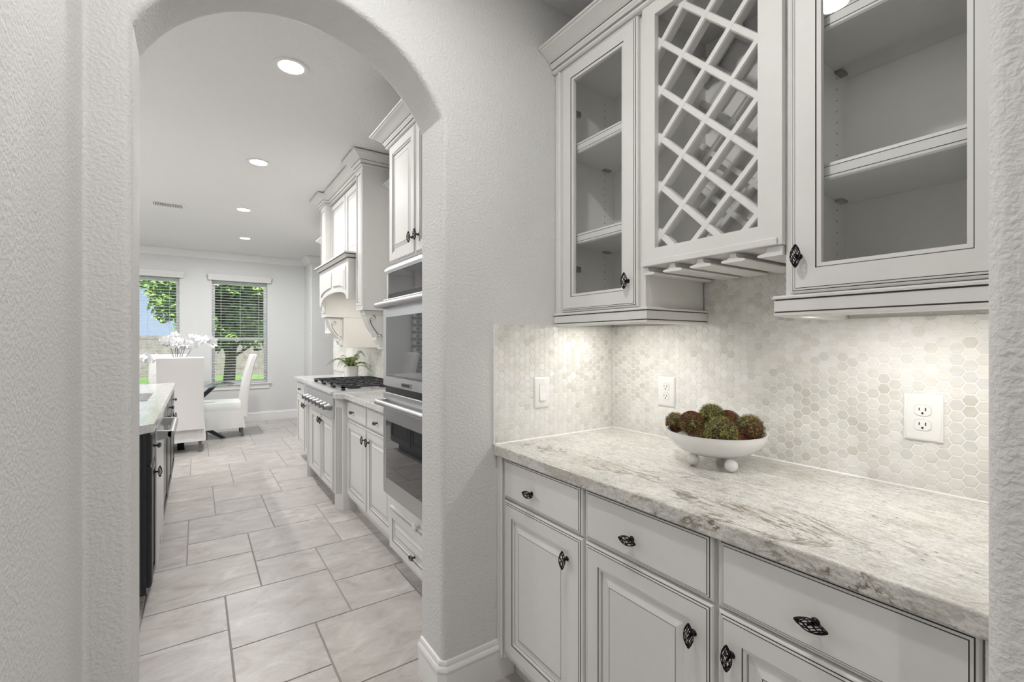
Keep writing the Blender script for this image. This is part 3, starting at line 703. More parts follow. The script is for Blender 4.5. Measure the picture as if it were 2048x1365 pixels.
def glass_cabinet(y0, y1, d0, d1, label, kn, hinge_y, hsgn, rail_path):
    c = thing('glass_door_cabinet', label, 'cabinet', (1.44, (y0 + y1) / 2, 1.38), 'pantry glass cabinets')
    carcass(c, XU, XK - .002, y0, y1, 1.40, 2.46)
    fn = face_mx(XU); mb = MB(); mb.front(fn, d0, d1, 1.434, 2.446, GLASSF, True)
    mb.box(XU - .004, XU, d0 + .06, d0 + .073, 1.50, 2.38); d = obj('door', mb, CM, c)
    mb = MB(); mb.box(XU - .010, XU - .006, d0 + .068, d1 - .068, 1.434 + .068, 2.446 - .068); obj('glass_pane', mb, 'cabinet_glass', d)
    knob(d, XU - .020, kn, 1.526)
    for zs in (2.083, 1.711):
        mb = MB(); mb.box(XU + .03, XK - .012, y0 + .019, y1 - .019, zs + .012, zs + .030)
        fx = XU + .03
        mb.sweep([(fx, y1 - .02), (fx, y0 + .02)], [(0, zs), (.016, zs), (.020, zs + .004), (.020, zs + .0095), (.0185, zs + .0098), (.0185, zs + .0112), (.020, zs + .0115), (.020, zs + .032), (.0185, zs + .0323), (.0185, zs + .0337), (.020, zs + .034), (.018, zs + .042), (.0, zs + .042)], 1, [0, 0, 0, G, G, G, 0, G, G, G, 0, 0, 0])
        sh = obj('shelf', mb, CM, c)
        for yy in (y0 + .019, y1 - .037):
            mb = MB(); mb.box(XK - .09, XK - .05, yy, yy + .018, zs + .004, zs + .012); obj('shelf_clip', mb, 'hinge_metal', sh)
    mb = MB()
    for yy, n_ in ((y0 + .0181, 1), (y1 - .0181, -1)):
        for xx in (XU + .07, XK - .075):
            z = 1.47
            while z < 2.42:
                mb.prism([(xx + .0025 * math.cos(a * PI / 3), z + .0025 * math.sin(a * PI / 3)) for a in range(6)], lambda a, b_, t, yy=yy, n_=n_: (a, yy + n_ * t, b_), 0, .0006); z += .032
    obj('shelf_pin_holes', mb, 'slot_dark', c)
    for zz in (1.62, 2.28):
        mb = MB(); mb.box(XU + .004, XU + .078, hinge_y, hinge_y + hsgn * .014, zz - .012, zz + .012); mb.box(XU - .004, XU + .02, hinge_y - hsgn * .012, hinge_y + hsgn * .004, zz - .02, zz + .02); obj('hinge', mb, 'hinge_metal', c, bevel=.003)
    mb = MB(); mb.sweep(rail_path, RAILP, 1, RAILM); obj('light_rail', mb, CM, c, 30)
    return c
cl = glass_cabinet(1.045, 1.512, 1.0675, 1.4685, 'glass-fronted white wall cabinet in the corner by the arch wall', 1.107, 1.463, -1, [(XU, 1.512), (XU, 1.045), (XK - .003, 1.045)])
mb = MB(); mb.box(XU - .012, XU, 1.472, 1.512, 1.432, 2.447); mb.tube([(XU - .013, 1.484, 1.432), (XU - .013, 1.484, 2.447)], .008, 10); obj('filler_stile', mb, 'cabinet_paint', cl, 40)
cr = glass_cabinet(.141, .588, .170, .5715, 'glass-fronted white wall cabinet at the right, above the wide outlet plate', .548, .176, 1, [(XK - .003, .588), (XU, .588), (XU, .141)])
# wine rack between them
wr = thing('wine_rack_cabinet', 'white wall cabinet with diagonal wine lattice above a stemware rack', 'wine rack', (1.44, .817, 1.57))
y0, y1, z0, z1 = .589, 1.044, 1.566, 2.46
mb = MB(); t = .014
mb.box(XU, XK - .002, y0, y0 + t, z0, z1); mb.box(XU, XK - .002, y1 - t, y1, z0, z1); mb.box(XU, XK - .002, y0 + t, y1 - t, z0, z0 + t); mb.box(XU, XK - .002, y0 + t, y1 - t, z1 - t, z1); mb.box(XK - .01, XK - .002, y0 + t, y1 - t, z0 + t, z1 - t)
obj('body', mb, 'cabinet_interior', wr)
mb = MB(); ya, yb, za, zb = .652, .992, 1.624, 2.402; xf = XU - .020
mb.box(xf, XU, y0, ya, z0, z1); mb.box(xf, XU, yb, y1, z0, z1); mb.box(xf, XU, ya, yb, z0, za); mb.box(xf, XU, ya, yb, zb, z1); obj('frame', mb, 'cabinet_paint', wr)
mb = MB(); mb.box(xf - .006, xf, .600, y1, 1.566, 1.585); obj('lower_moulding', mb, 'cabinet_paint', wr, bevel=.002)
def slat(sgn, cst, xx, w_, th):
    # line z = sgn*y + cst clipped to the opening
    lo, hi = y0 + t + .002, y1 - t - .002; zl, zh = z0 + t + .002, z1 - t - .002
    ts = []
    for yy in (lo, hi):
        zz = sgn * yy + cst
        if zl <= zz <= zh: ts.append((yy, zz))
    for zz in (zl, zh):
        yy = (zz - cst) * sgn
        if lo < yy < hi: ts.append((yy, zz))
    if len(ts) < 2: return
    ts.sort(); a, b_ = Vector(ts[0]), Vector(ts[-1])
    if (b_ - a).length < .05: return
    d = (b_ - a).normalized(); n_ = Vector((-d.y, d.x)); a = a + d * .012; b_ = b_ - d * .012
    sec = [(-.5, 0), (-.5, .84), (-.36, 1), (.36, 1), (.5, .84), (.5, 0)]
    mb = MB(); mb.add([(xx - h * th, *(p + n_ * s_ * w_)) for p in (a, b_) for s_, h in sec], [tuple(range(6)), tuple(range(11, 5, -1))] + [(i, (i + 1) % 6, 6 + (i + 1) % 6, 6 + i) for i in range(6)])
    obj('lattice_slat', mb, 'cabinet_paint', wr)
D = .1605
for k in range(-3, 9):
    for xx, w_, dz in ((XU + .030, .0205, 0), (XK - .03, .022, .02)):
        slat(1, 1.667 - .982 + k * D + dz, xx, w_, .0298); slat(-1, 1.667 + .982 + k * D + dz, xx, w_, .0305)
for k, yc in enumerate((1.035, .930, .830, .727, .622)):
    mb = MB(); s_ = 1.565
    sec = [(-.010, s_), (.010, s_), (.010, s_ - .010), (.016, s_ - .016), (.034, s_ - .019), (.036, s_ - .023), (.030, s_ - .026), (-.030, s_ - .026), (-.036, s_ - .023), (-.034, s_ - .019), (-.016, s_ - .016), (-.010, s_ - .010)]
    if k == 0: sec = [(a, z) for a, z in sec if a < 0] + []; sec = [(.008, s_), (.008, s_ - .026), (-.030, s_ - .026), (-.036, s_ - .023), (-.034, s_ - .019), (-.016, s_ - .016), (-.010, s_ - .010), (-.010, s_)]
    if k == 4: sec = [(.010, s_), (.010, s_ - .010), (.016, s_ - .016), (.034, s_ - .019), (.036, s_ - .023), (.030, s_ - .026), (-.030, s_ - .026), (-.030, s_)]
    mb.prism(sec, lambda a, b_, tt, yc=yc: (tt, yc + a, b_), XU - .012, XK - .012); obj('stemware_rail', mb, 'cabinet_paint', wr)
# crown over the pantry cabinets
def crownprof(z): return [(-.01, z), (.010, z), (.016, z + .004), (.016, z + .012), (.010, z + .016), (.0105, z + .018), (.020, z + .020), (.023, z + .027), (.027, z + .030), (.0285, z + .037), (.0275, z + .0375), (.0275, z + .039), (.030, z + .0395), (.043, z + .049), (.066, z + .066), (.080, z + .072), (.083, z + .077), (.090, z + .078), (.090, z + .086), (-.01, z + .086)]
CRM = [0] * 3 + [G] + [0] * 5 + [G, G, G] + [0] * 8
mb = MB(); mb.sweep([(XU - .014, 1.513), (XU - .014, .140)], crownprof(2.446), 1, CRM)
tag(obj('crown_moulding', mb, CM, None, 30), 'white stepped crown moulding along the top of the pantry cabinets', 'moulding')
# light strips under them
for k, (a, b_, lb) in enumerate(((1.08, 1.42, 'slim lamp strip under the corner wall cabinet'), (.18, .55, 'slim lamp strip under the right wall cabinet'))):
    t_ = thing('under_cabinet_light', lb, 'light strip', (1.365, (a + b_) / 2, 1.399), 'lamp strips under the wall cabinets')
    mb = MB(); mb.box(1.340, 1.390, a, b_, 1.384, 1.399); obj('housing', mb, 'white_plastic', t_, bevel=.002)
    mb = MB(); mb.box(1.345, 1.385, a + .01, b_ - .01, 1.3825, 1.384); obj('lens', mb, 'strip_lens', t_)
    ld = bpy.data.lights.new('lamp', 'AREA'); ld.shape = 'RECTANGLE'; ld.size = .04; ld.size_y = b_ - a - .02; ld.energy = UNDER_W; ld.color = (1, .975, .93)
    lo = bpy.data.objects.new('lamp', ld); COL.objects.link(lo); lo.parent = t_; lo.location = (0, 0, -.018)

# ------------------------------------------------------------------ switch and outlets
def plate(name, label, cat, fn, a0, a1, b0, b1, kind):
    c = fn((a0 + a1) / 2, (b0 + b1) / 2, 0); t = thing(name, label, cat, c)
    mb = MB(); mb.front(fn, a0, a1, b0, b1, [(0, 0, 0), (0, .004, 0), (.005, .007, 0), (.008, .0074, 0)]); obj('cover_plate', mb, 'white_plastic', t, 40)
    ac, bc = (a0 + a1) / 2, (b0 + b1) / 2
    if kind == 'switch':
        mb = MB(); mb.front(fn, ac - .0168, ac + .0168, bc - .0335, bc + .0335, [(0, .0074, 0), (0, .0078, 0), (.0010, .0079, 0)]); obj('rocker_gap_shade', mb, 'gap_shade', t)  # shade line around the rocker, put in as grey
        mb = MB(); mb.prism([(-.0322, .0078), (-.0322, .0135), (-.002, .0095), (.0322, .0086), (.0322, .0078)], lambda z, h, q: fn(ac + q, bc + z, h), -.0154, .0154); obj('rocker', mb, 'white_plastic', t)
    else:
        for s_ in (1, -1):
            zc = bc + s_ * .0195
            pts = [(.017 * math.copysign(abs(math.cos(q)) ** .7, math.cos(q)), .0142 * math.copysign(abs(math.sin(q)) ** .55, math.sin(q))) for q in [2 * PI * i / 28 for i in range(28)]]
            mb = MB(); mb.prism(pts, lambda a, b_, h: fn(ac + a, zc + b_, h), .0070, .0092)
            gp = MB(); gp.prism([(x_ * 1.06, y_ * 1.07) for x_, y_ in pts], lambda a, b_, h: fn(ac + a, zc + b_, h), .0070, .0077); obj('socket_gap_shade', gp, 'gap_shade', t)  # grey rim painted as the shade around each socket
            so = obj('socket', mb, 'white_plastic', t)
            mb = MB()
            for da, hh in ((-.0065, .0046), (.0065, .0036)): mb.prism([(da - .0012, -hh + .003), (da + .0012, -hh + .003), (da + .0012, hh + .003), (da - .0012, hh + .003)], lambda a, b_, h: fn(ac + a, zc + b_, h), .0092, .0095)
            mb.prism([(.0026 * math.cos(2 * PI * i / 10), -.0075 + .003 * math.sin(2 * PI * i / 10)) for i in range(10)], lambda a, b_, h: fn(ac + a, zc + b_, h), .0092, .0095)
            obj('socket_slots', mb, 'slot_dark', so)
    mb = MB()
    for zz in ((bc + .0485, bc - .0485) if kind == 'switch' else (bc,)):
        mb.prism([(.0030 * math.cos(2 * PI * i / 12), .0030 * math.sin(2 * PI * i / 12)) for i in range(12)], lambda a, b_, h: fn(ac + a, zz + b_, h), .0070, .0082)
    obj('screw', mb, 'white_plastic', t)
plate('light_switch', 'white rocker light switch on the tiled wall near the arch', 'switch', lambda a, b_, h: (a, YT - .0012 - h, b_), 1.143, 1.221, 1.040, 1.164, 'switch')
plate('power_outlet', 'narrow-looking white duplex outlet left of the moss-ball bowl', 'outlet', lambda a, b_, h: (BX - .0012 - h, a, b_), 1.167, 1.249, 1.046, 1.167, 'outlet')
plate('power_outlet', 'white duplex outlet on the tiles right of the moss-ball bowl', 'outlet', lambda a, b_, h: (BX - .0012 - h, a, b_), .352, .433, 1.047, 1.170, 'outlet')

# ------------------------------------------------------------------ bowl with moss balls
BC = Vector((1.40, .865)); RZ = 1.018
b = thing('footed_bowl', 'white footed ceramic bowl holding moss balls on the granite', 'bowl', (BC.x, BC.y, .914))
mb = MB(); R0 = .152; prof = []
for i in range(15):
    q = i / 14; prof.append((max(.0001, R0 * math.sin(q * PI / 2) ** .9), .940 + (RZ - .940) * (1 - math.cos(q * PI / 2)) ** 1.05))
prof += [(R0 + .001, RZ + .003), (R0 - .004, RZ + .003)]
for i in range(13, -1, -1):
    q = i / 14; prof.append((max(.0001, (R0 - .007) * math.sin(q * PI / 2) ** .9), .947 + (RZ - .945) * (1 - math.cos(q * PI / 2)) ** 1.05))
mb.lathe(prof, 56, (BC.x, BC.y, 0)); obj('bowl_body', mb, 'porcelain', b, 60)
for a, r in ((162, .086), (237, .104), (21, .096)):
    mb = MB(); mb.ball((BC.x + r * math.cos(math.radians(a)), BC.y + r * math.sin(math.radians(a)), .9335), .0195, 20, 12); obj('ball_foot', mb, 'porcelain', b, 80)
def mossball(px, py, pz, r, brown, label, seed):
    rnd = random.Random(seed); o_ = (px, py, pz)
    t = thing('moss_ball', label, 'moss ball', (px, py, pz - r), 'moss balls in the bowl')
    mb = MB(); mb.ball(o_, r * .9, 20, 12, 0); obj('core', mb, 'moss_core', t, 80)
    ax = Vector((rnd.gauss(0, 1), rnd.gauss(0, 1), rnd.gauss(0, 1))).normalized()
    mo, tw = MB(), MB()
    for i in range(1500):
        d = Vector((rnd.gauss(0, 1), rnd.gauss(0, 1), rnd.gauss(0, 1))).normalized()
        tg = d.cross(Vector((rnd.gauss(0, 1), rnd.gauss(0, 1), rnd.gauss(0, 1)))).normalized(); L = rnd.uniform(.004, .010); w_ = d.cross(tg) * .0008
        c = Vector(o_) + d * r * rnd.uniform(.88, .99)
        tip = c + tg * L + d * rnd.uniform(.0005, .0045)
        (tw if brown > 1 and rnd.random() < min(.8, .35 + .28 * d.dot(ax) + .1 * brown) else mo).add([c - w_, c + w_, tip + w_ * .4, tip - w_ * .4], [(0, 1, 2, 3)])
    for i in range(int(90 * brown) + 4):
        d = (ax + Vector((rnd.gauss(0, 1), rnd.gauss(0, 1), rnd.gauss(0, 1))) * (1.0 if brown > 1 else .55)).normalized()
        tg = d.cross(ax + Vector((rnd.gauss(0, .4), rnd.gauss(0, .4), rnd.gauss(0, .4)))).normalized(); pts = []
        span = rnd.uniform(.4, 1.1)
        for k in range(7):
            a = span * (k / 6 - .5); pts.append(Vector(o_) + (d * math.cos(a) + tg * math.sin(a)) * r * rnd.uniform(.985, 1.03))
        tw.tube(pts, .0007, 3, cap=False)
    obj('moss', mo, 'moss', t, recalc=False)['kind'] = 'stuff'
    obj('twigs', tw, 'twig', t)['kind'] = 'stuff'
def unproj(u, v, w):
    F = Vector((math.sin(YAW), math.cos(YAW), 0)); R_ = Vector((math.cos(YAW), -math.sin(YAW), 0))
    return Vector((0, 0, CAM_H)) + (F + R_ * ((u - 1024) / 920.) + Vector((0, 0, 1)) * ((685 - v) / 920.)) * w
for (u, v_, w_, rp, br, lb) in ((1351, 845, 1.60, 18, 2.2, 'reddish twig ball at the left rim of the bowl'), (1383, 847, 1.52, 22, 2.6, 'reddish twig ball beside the left rim, second from the left'),
                              (1423, 833, 1.56, 24, .1, 'green moss ball highest in the middle of the bowl'), (1441, 866, 1.41, 30, .1, 'round green moss ball at the front of the bowl'),
                              (1455, 845, 1.57, 22, 1.8, 'twig-covered ball behind the front green moss ball'), (1499, 857, 1.47, 26, 1.2, 'half green, half twig moss ball at the right rim of the bowl'),
                              (1400, 872, 1.50, 20, 2.4, 'twig ball low in the bowl below the reddish pair'), (1478, 874, 1.48, 20, 2.0, 'dark twig ball low in the bowl at the right')):
    p = unproj(u, v_, w_); mossball(p.x, p.y, p.z, rp * w_ / 920 * 1.08, br, lb, int(u))

# ------------------------------------------------------------------ kitchen: oven tower
XT = .948; ty0, ty1 = 1.80, 2.645
tw_ = thing('oven_cabinet', 'tall white cabinet tower around the double oven', 'cabinet', (1.27, 2.22, 0))
mb = MB(); mb.box(XT, XK - .002, ty0, ty1, .10, 2.46); mb.box(1.02, XK - .002, ty0, ty1, 0, .10); mb.box(XT + .07, XT + .08, ty0, ty1, 0, .1); obj('body', mb, 'cabinet_paint', tw_)
fn = face_mx(XT)
for a0, a1, kk in ((2.237, 2.630, 2.275), (1.842, 2.233, 2.195)):
    o = front_part('door', tw_, fn, a0, a1, 1.765, 2.446, PANEL); knob(o, XT - .02, kk, 1.858)
o = front_part('drawer', tw_, fn, 1.842, 2.630, .115, .355, PANEL); knob(o, XT - .02, 2.24, .20, True)
mb = MB(); mb.lathe([(.0001, -.014), (.016, -.013), (.021, -.007), (.021, 0), (.0001, 0)], 20, (XT - .02, 2.235, .36), axis='x'); obj('child_latch', mb, 'white_plastic', tw_, 50)
mb = MB(); mb.sweep([(XK - .003, ty1 + .003), (XT - .012, ty1 + .003), (XT - .012, ty0)], crownprof(2.446), 1, CRM); obj('crown', mb, CM, tw_, 30)
ov = thing('double_oven', 'stainless steel double wall oven with two bar handles', 'oven', (.93, 2.225, .43))
oy0, oy1, XO = 1.838, 2.632, .916
mb = MB(); mb.box(XO, XT + .002, oy0, oy1, .43, 1.745); obj('body', mb, 'stainless', ov, bevel=.004)
mb = MB(); mb.prism([(1.705, .0), (1.737, .0), (1.735, .008), (1.722, .013), (1.705, .0075)], lambda z, h, t: (XO - h, t, z), oy0, oy1); obj('top_trim', mb, 'stainless', ov)
mb = MB(); mb.box(XO - .006, XO + .001, oy0 + .03, oy1 - .045, 1.583, 1.703); obj('control_panel', mb, 'oven_glass', ov, bevel=.002)
mb = MB(); mb.box(XO - .008, XO + .001, oy0 + .03, oy1 - .05, 1.562, 1.581); obj('vent_slot', mb, 'oven_black', ov)
for (z0_, z1_, g0, g1, hz) in ((1.062, 1.556, 1.118, 1.452, 1.520), (.445, 1.026, .540, .868, .968)):
    mb = MB(); mb.box(XO - .022, XO - .001, oy0 + .008, oy1 - .006, z0_, z1_); d = obj('oven_door', mb, 'stainless', ov, bevel=.004)
    mb = MB(); mb.box(XO - .0245, XO - .021, oy0 + .06, oy1 - .062, g0, g1); obj('window_glass', mb, 'oven_glass', d, bevel=.001)
    mb = MB(); mb.tube([(.855, oy0 + .02, hz), (.855, oy1 - .012, hz)], .0165, 16)
    for yy in (oy0 + .05, oy1 - .05): mb.prism([(.850, hz - .014), (.850, hz + .014), (XO - .02, hz + .02), (XO - .02, hz - .020)], lambda a, b_, t: (a, t, b_), yy - .012, yy + .03)
    obj('bar_handle', mb, 'handle_steel', d, 40)
mb = MB(); mb.box(XO - .016, XO + .001, oy0 + .02, oy1 - .03, 1.027, 1.060); obj('vent_slot', mb, 'oven_black', ov)
mb = MB(); mb.box(XO - .025, XO - .021, 2.20, 2.335, 1.072, 1.098); ba = obj('badge', mb, 'chrome', ov, bevel=.001)
mb = MB()
for i in range(9): mb.box(XO - .0256, XO - .025, 2.222 + i * .012, 2.230 + i * .012, 1.079, 1.091)
obj('badge_lettering', mb, 'oven_black', ba)

# ------------------------------------------------------------------ kitchen: base cabinets, rangetop, worktop
c = thing('base_cabinet', 'white base cabinet pair of doors between the oven tower and the fluted post', 'cabinet', (1.29, 3.17, 0), 'kitchen base cabinets')
mb = MB(); mb.box(XD, XK - .002, 2.648, 3.697, .10, .873); mb.box(1.05, XK - .002, 2.648, 3.697, 0, .10); obj('body', mb, 'cabinet_paint', c)
fn = face_mx(XD)
for a0, a1, kd_, kk in ((3.180, 3.678, 3.50, 3.225), (2.680, 3.172, 2.95, 3.127)):
    o = front_part('drawer', c, fn, a0, a1, .7165, .862, SLAB); knob(o, XD - .02, kd_, .785, True)
    o = front_part('door', c, fn, a0, a1, .125, .7095, PANEL); knob(o, XD - .02, kk, .627)
XC = .910
c = thing('base_cabinet', 'white base cabinet with fluted corner posts below the rangetop', 'cabinet', (1.26, 4.3, 0), 'kitchen base cabinets')
mb = MB(); mb.box(XC, XK - .002, 3.752, 4.842, .10, .70); mb.box(1.0, XK - .002, 3.70, 4.895, 0, .10); mb.box(1.0, XK - .002, 3.70, 4.895, .70, .873); obj('body', mb, 'cabinet_paint', c)
fn = face_mx(XC)
for a0, a1, kk in ((4.222, 4.640, 4.255), (3.800, 4.216, 4.18)):
    o = front_part('door', c, fn, a0, a1, .125, .700, PANEL); knob(o, XC - .02, kk, .640)
for s_, yc in ((-1, 3.752), (1, 4.842)):
    mb = MB()
    mb.prism([(XC - .018, yc), (XC + .034, yc + s_ * .050), (1.0, yc + s_ * .052), (1.0, yc)], lambda a, b_, t: (a, b_, t), 0, .873)
    p = obj('fluted_post', mb, 'cabinet_paint', c)
    mb = MB(); A = Vector((XC - .018, yc)); B = Vector((XC + .034, yc + s_ * .050)); dv = (B - A); nv = Vector((dv.y, -dv.x)).normalized() * (1 if Vector((dv.y, -dv.x)).x < 0 else -1)
    for i in range(5):
        q = A + dv * (.2 + .15 * i) + nv * .0006; h = dv.normalized() * .0013
        mb.add([(*(q - h), .125), (*(q + h), .125), (*(q + h), .80), (*(q - h), .80), (*(q - h - nv * .004), .125), (*(q + h - nv * .004), .125), (*(q + h - nv * .004), .80), (*(q - h - nv * .004), .80)], [(0, 1, 2, 3), (4, 7, 6, 5), (0, 4, 5, 1), (1, 5, 6, 2), (2, 6, 7, 3), (3, 7, 4, 0)])
    obj('flute', mb, 'glaze_line', p)
c = thing('base_cabinet', 'white base cabinet at the far end of the kitchen run', 'cabinet', (1.29, 5.36, 0), 'kitchen base cabinets')
mb = MB(); mb.box(XD, XK - .002, 4.896, 5.835, .10, .873); mb.box(1.05, XK - .002, 4.896, 5.835, 0, .10); obj('body', mb, 'cabinet_paint', c)
fn = face_mx(XD)
for a0, a1, kd_, kk in ((5.375, 5.825, 5.60, 5.42), (4.91, 5.367, 5.14, 5.32)):
    o = front_part('drawer', c, fn, a0, a1, .7165, .862, SLAB); knob(o, XD - .02, kd_, .785, True)
    o = front_part('door', c, fn, a0, a1, .125, .7095, PANEL); knob(o, XD - .02, kk, .627)
mb = MB(); xb = XK - .002
mb.prism([(xb, 2.647), (.938, 2.647), (.938, 3.615), (.875, 3.680), (.875, 3.757), (xb, 3.757)], lambda a, b_, t: (a, b_, t), .874, .914)
mb.prism([(xb, 4.837), (.875, 4.837), (.875, 4.905), (.938, 4.965), (.938, 5.86), (xb, 5.86)], lambda a, b_, t: (a, b_, t), .874, .914)
mb.prism([(xb, 3.757), (1.545, 3.757), (1.545, 4.837), (xb, 4.837)], lambda a, b_, t: (a, b_, t), .874, .914)
tag(obj('granite_countertop', mb, 'granite_pale', None, bevel=.004), 'pale granite worktop around the kitchen rangetop', 'countertop')
r = thing('gas_rangetop', 'stainless gas rangetop with black grates and seven knobs', 'cooktop', (1.2, 4.3, .70))
mb = MB(); mb.prism([(.880, .712), (.880, .880), (.866, .892), (.860, .908), (.868, .921), (.885, .924), (1.545, .922), (1.545, .875), (.93, .875), (.93, .712)], lambda a, b_, t: (a, t, b_), 3.760, 4.834); obj('body', mb, 'stainless', r, 35)
km = MB(); km.lathe([(.0001, -.050), (.017, -.049), (.020, -.044), (.0215, -.022), (.027, -.014), (.030, -.004), (.030, 0)], 22, axis='x'); km.box(-.056, -.03, -.004, .004, -.019, .019); kme = meshof('control_knob', km, 'knob_steel', smooth=40)
for i in range(7): link('control_knob', kme, r, (.880, 3.857 + i * .1433, .792))
mb = MB(); mb.box(.8785, .8805, 4.26, 4.275, .735, .760); obj('badge', mb, 'oven_black', r)
for gi in range(3):
    ya = 3.785 + gi * .353; yb = ya + .338; x0, x1 = .955, 1.505; mb = MB(); z0, z1 = .945, .957
    for yy in (ya, yb - .010): mb.box(x0, x1, yy, yy + .010, z0, z1)
    for xx in (x0, (x0 + x1) / 2 - .006, x1 - .012): mb.box(xx, xx + .010, ya, yb, z0, z1)
    for xc in (x0 + .14, x1 - .14):
        for k in range(4):
            a = PI / 4 + k * PI / 2
            mb.tube([(xc + .03 * math.cos(a), (ya + yb) / 2 + .03 * math.sin(a), z1 - .004), (xc + .125 * math.cos(a), (ya + yb) / 2 + .16 * math.sin(a), z1 - .006)], .005, 6)
        mb.box(xc - .13, xc + .13, (ya + yb) / 2 - .005, (ya + yb) / 2 + .005, z0, z1)
    for xx in (x0, x1 - .026):
        for yy in (ya, yb - .03): mb.box(xx, xx + .026, yy, yy + .03, .9225, z1)
    obj('grate', mb, 'cast_iron', r)
    for xc in (x0 + .14, x1 - .14):
        mb = MB(); mb.lathe([(.055, .9225), (.055, .929), (.045, .930), (.044, .938), (.036, .942), (.0001, .942)], 20, (xc, (ya + yb) / 2, 0)); obj('burner', mb, 'cast_iron', r, 40)
# kitchen backsplash
fnk = lambda a, b_, h: (BX - h, a, b_)
backsplash('tile_backsplash', 'pale mosaic backsplash behind the fern and the rangetop', fnk, [(2.648, 6.84, .914, 1.30)], lambda a, b_: a, 0, 4, (BX, 4.3, .914))

# ------------------------------------------------------------------ range hood
h = thing('range_hood', 'white wooden mantel range hood with arched valance, posts and scroll corbels', 'range hood', (1.35, 4.2, 1.26))
HX = 1.034; HP = ((3.500, 3.672), (4.712, 4.892))
for a0, a1 in HP:
    mb = MB(); mb.box(HX, XK - .002, a0, a1, 1.555, 2.66); p = obj('hood_post', mb, 'cabinet_paint', h, bevel=.002)
    front_part('post_panel', p, face_mx(HX + .001), a0 + .012, a1 - .012, 1.595, 2.62, [(0, 0, 0), (0, .006, 0), (.022, .006, G), (.0225, .003, G), (.025, .003, 0), (.03, -.004, 0), (.044, -.004, 0), (.05, .003, 0)])
    mb = MB(); mb.box(1.205, XK - .002, a0 + .004, a1 - .004, 1.255, 1.555); obj('hood_leg', mb, 'cabinet_paint', h, bevel=.002)
XM = 1.105
mb = MB(); mb.box(XM, XK - .002, 3.672, 4.712, 1.95, 2.66); obj('upper_box', mb, 'cabinet_paint', h)
for a0, a1 in ((3.685, 4.188), (4.194, 4.700)): front_part('door', h, face_mx(XM), a0, a1, 2.03, 2.635, PANEL)
mb = MB(); zc_ = 2.645
hp = [(XK - .003, HP[0][0]), (HX, HP[0][0]), (HX, HP[0][1]), (XM - .02, HP[0][1]), (XM - .02, HP[1][0]), (HX, HP[1][0]), (HX, HP[1][1]), (XK - .003, HP[1][1])]
mb.sweep(hp, crownprof(zc_), -1, CRM); obj('crown', mb, CM, h, 30)
# mantel box with arched valance
XV = .985; va, vb = 3.715, 4.735; vz0, vz1 = 1.655, 1.975; mb = MB()
arc = [(vb, vz0), (vb - .06, vz0)] + [((va + vb) / 2 + (vb - va - .12) / 2 * math.cos(PI * i / 20), vz0 + .088 * math.sin(PI * i / 20) ** .8) for i in range(1, 20)] + [(va + .06, vz0), (va, vz0)]
top = [(y, vz1) for y, z in arc]
n_ = len(arc)
vs = [(XV, y, z) for y, z in arc] + [(XV, y, z) for y, z in top] + [(XV + .022, y, z) for y, z in arc] + [(XV + .022, y, z) for y, z in top]
fs = []
for i in range(n_ - 1):
    fs += [(i, i + 1, n_ + i + 1, n_ + i), (2 * n_ + i, 3 * n_ + i, 3 * n_ + i + 1, 2 * n_ + i + 1), (i, 2 * n_ + i, 2 * n_ + i + 1, i + 1), (n_ + i, n_ + i + 1, 3 * n_ + i + 1, 3 * n_ + i)]
fs += [(0, n_, 3 * n_, 2 * n_), (n_ - 1, 3 * n_ - 1, 4 * n_ - 1, 2 * n_ - 1)]
mb.add(vs, fs); obj('arched_valance', mb, 'cabinet_paint', h, 30)
mb = MB(); mb.box(XV + .022, XM + .3, va, va + .02, vz0, vz1); mb.box(XV + .022, XM + .3, vb - .02, vb, vz0, vz1); mb.box(XV + .022, XK - .002, va + .02, vb - .02, 1.80, 1.87); obj('mantel_side', mb, 'cabinet_paint', h)
for a0, a1 in ((3.79, 4.195), (4.255, 4.66)):
    # spandrel panels that follow the arch
    mb = MB(); K = 12; lo = []
    for i in range(K + 1):
        y = a0 + (a1 - a0) * i / K; q = (y - (va + vb) / 2) / ((vb - va - .12) / 2); lo.append((y, vz0 + .055 + .082 * math.sqrt(max(0, 1 - q * q)) ** .9))
    poly = lo + [(a1, vz1 - .05), (a0, vz1 - .05)]
    cxm = sum(p_[0] for p_ in poly) / len(poly); czm = sum(p_[1] for p_ in poly) / len(poly)
    inn = [(cxm + (y - cxm) * .9, czm + (z - czm) * .86) for y, z in poly]; inn2 = [(cxm + (y - cxm) * .84, czm + (z - czm) * .76) for y, z in poly]
    n2 = len(poly)
    mb.add([(XV - .003, *p_) for p_ in poly] + [(XV - .0035, *p_) for p_ in inn] + [(XV - .010, *p_) for p_ in inn2] + [(XV + .004, *p_) for p_ in poly],
           [(i, (i + 1) % n2, n2 + (i + 1) % n2, n2 + i) for i in range(n2)] + [(n2 + i, n2 + (i + 1) % n2, 2 * n2 + (i + 1) % n2, 2 * n2 + i) for i in range(n2)] + [tuple(range(2 * n2, 3 * n2))] + [(3 * n2 + i, 3 * n2 + (i + 1) % n2, (i + 1) % n2, i) for i in range(n2)],
           [0] * n2 + [0] * n2 + [0] + [1] * n2)
    obj('spandrel_panel', mb, CM, h)
mb = MB(); mb.sweep([(XM + .2, va), (XV, va), (XV, vb), (XM + .2, vb)], [(-.02, vz1), (.008, vz1), (.012, vz1 + .008), (.014, vz1 + .012), (.026, vz1 + .022), (.036, vz1 + .026), (.040, vz1 + .034), (.040, vz1 + .048), (-.02, vz1 + .048)], -1, [0, G, 0, 0, 0, G, 0, 0, 0]); obj('mantel_shelf', mb, CM, h, 30)
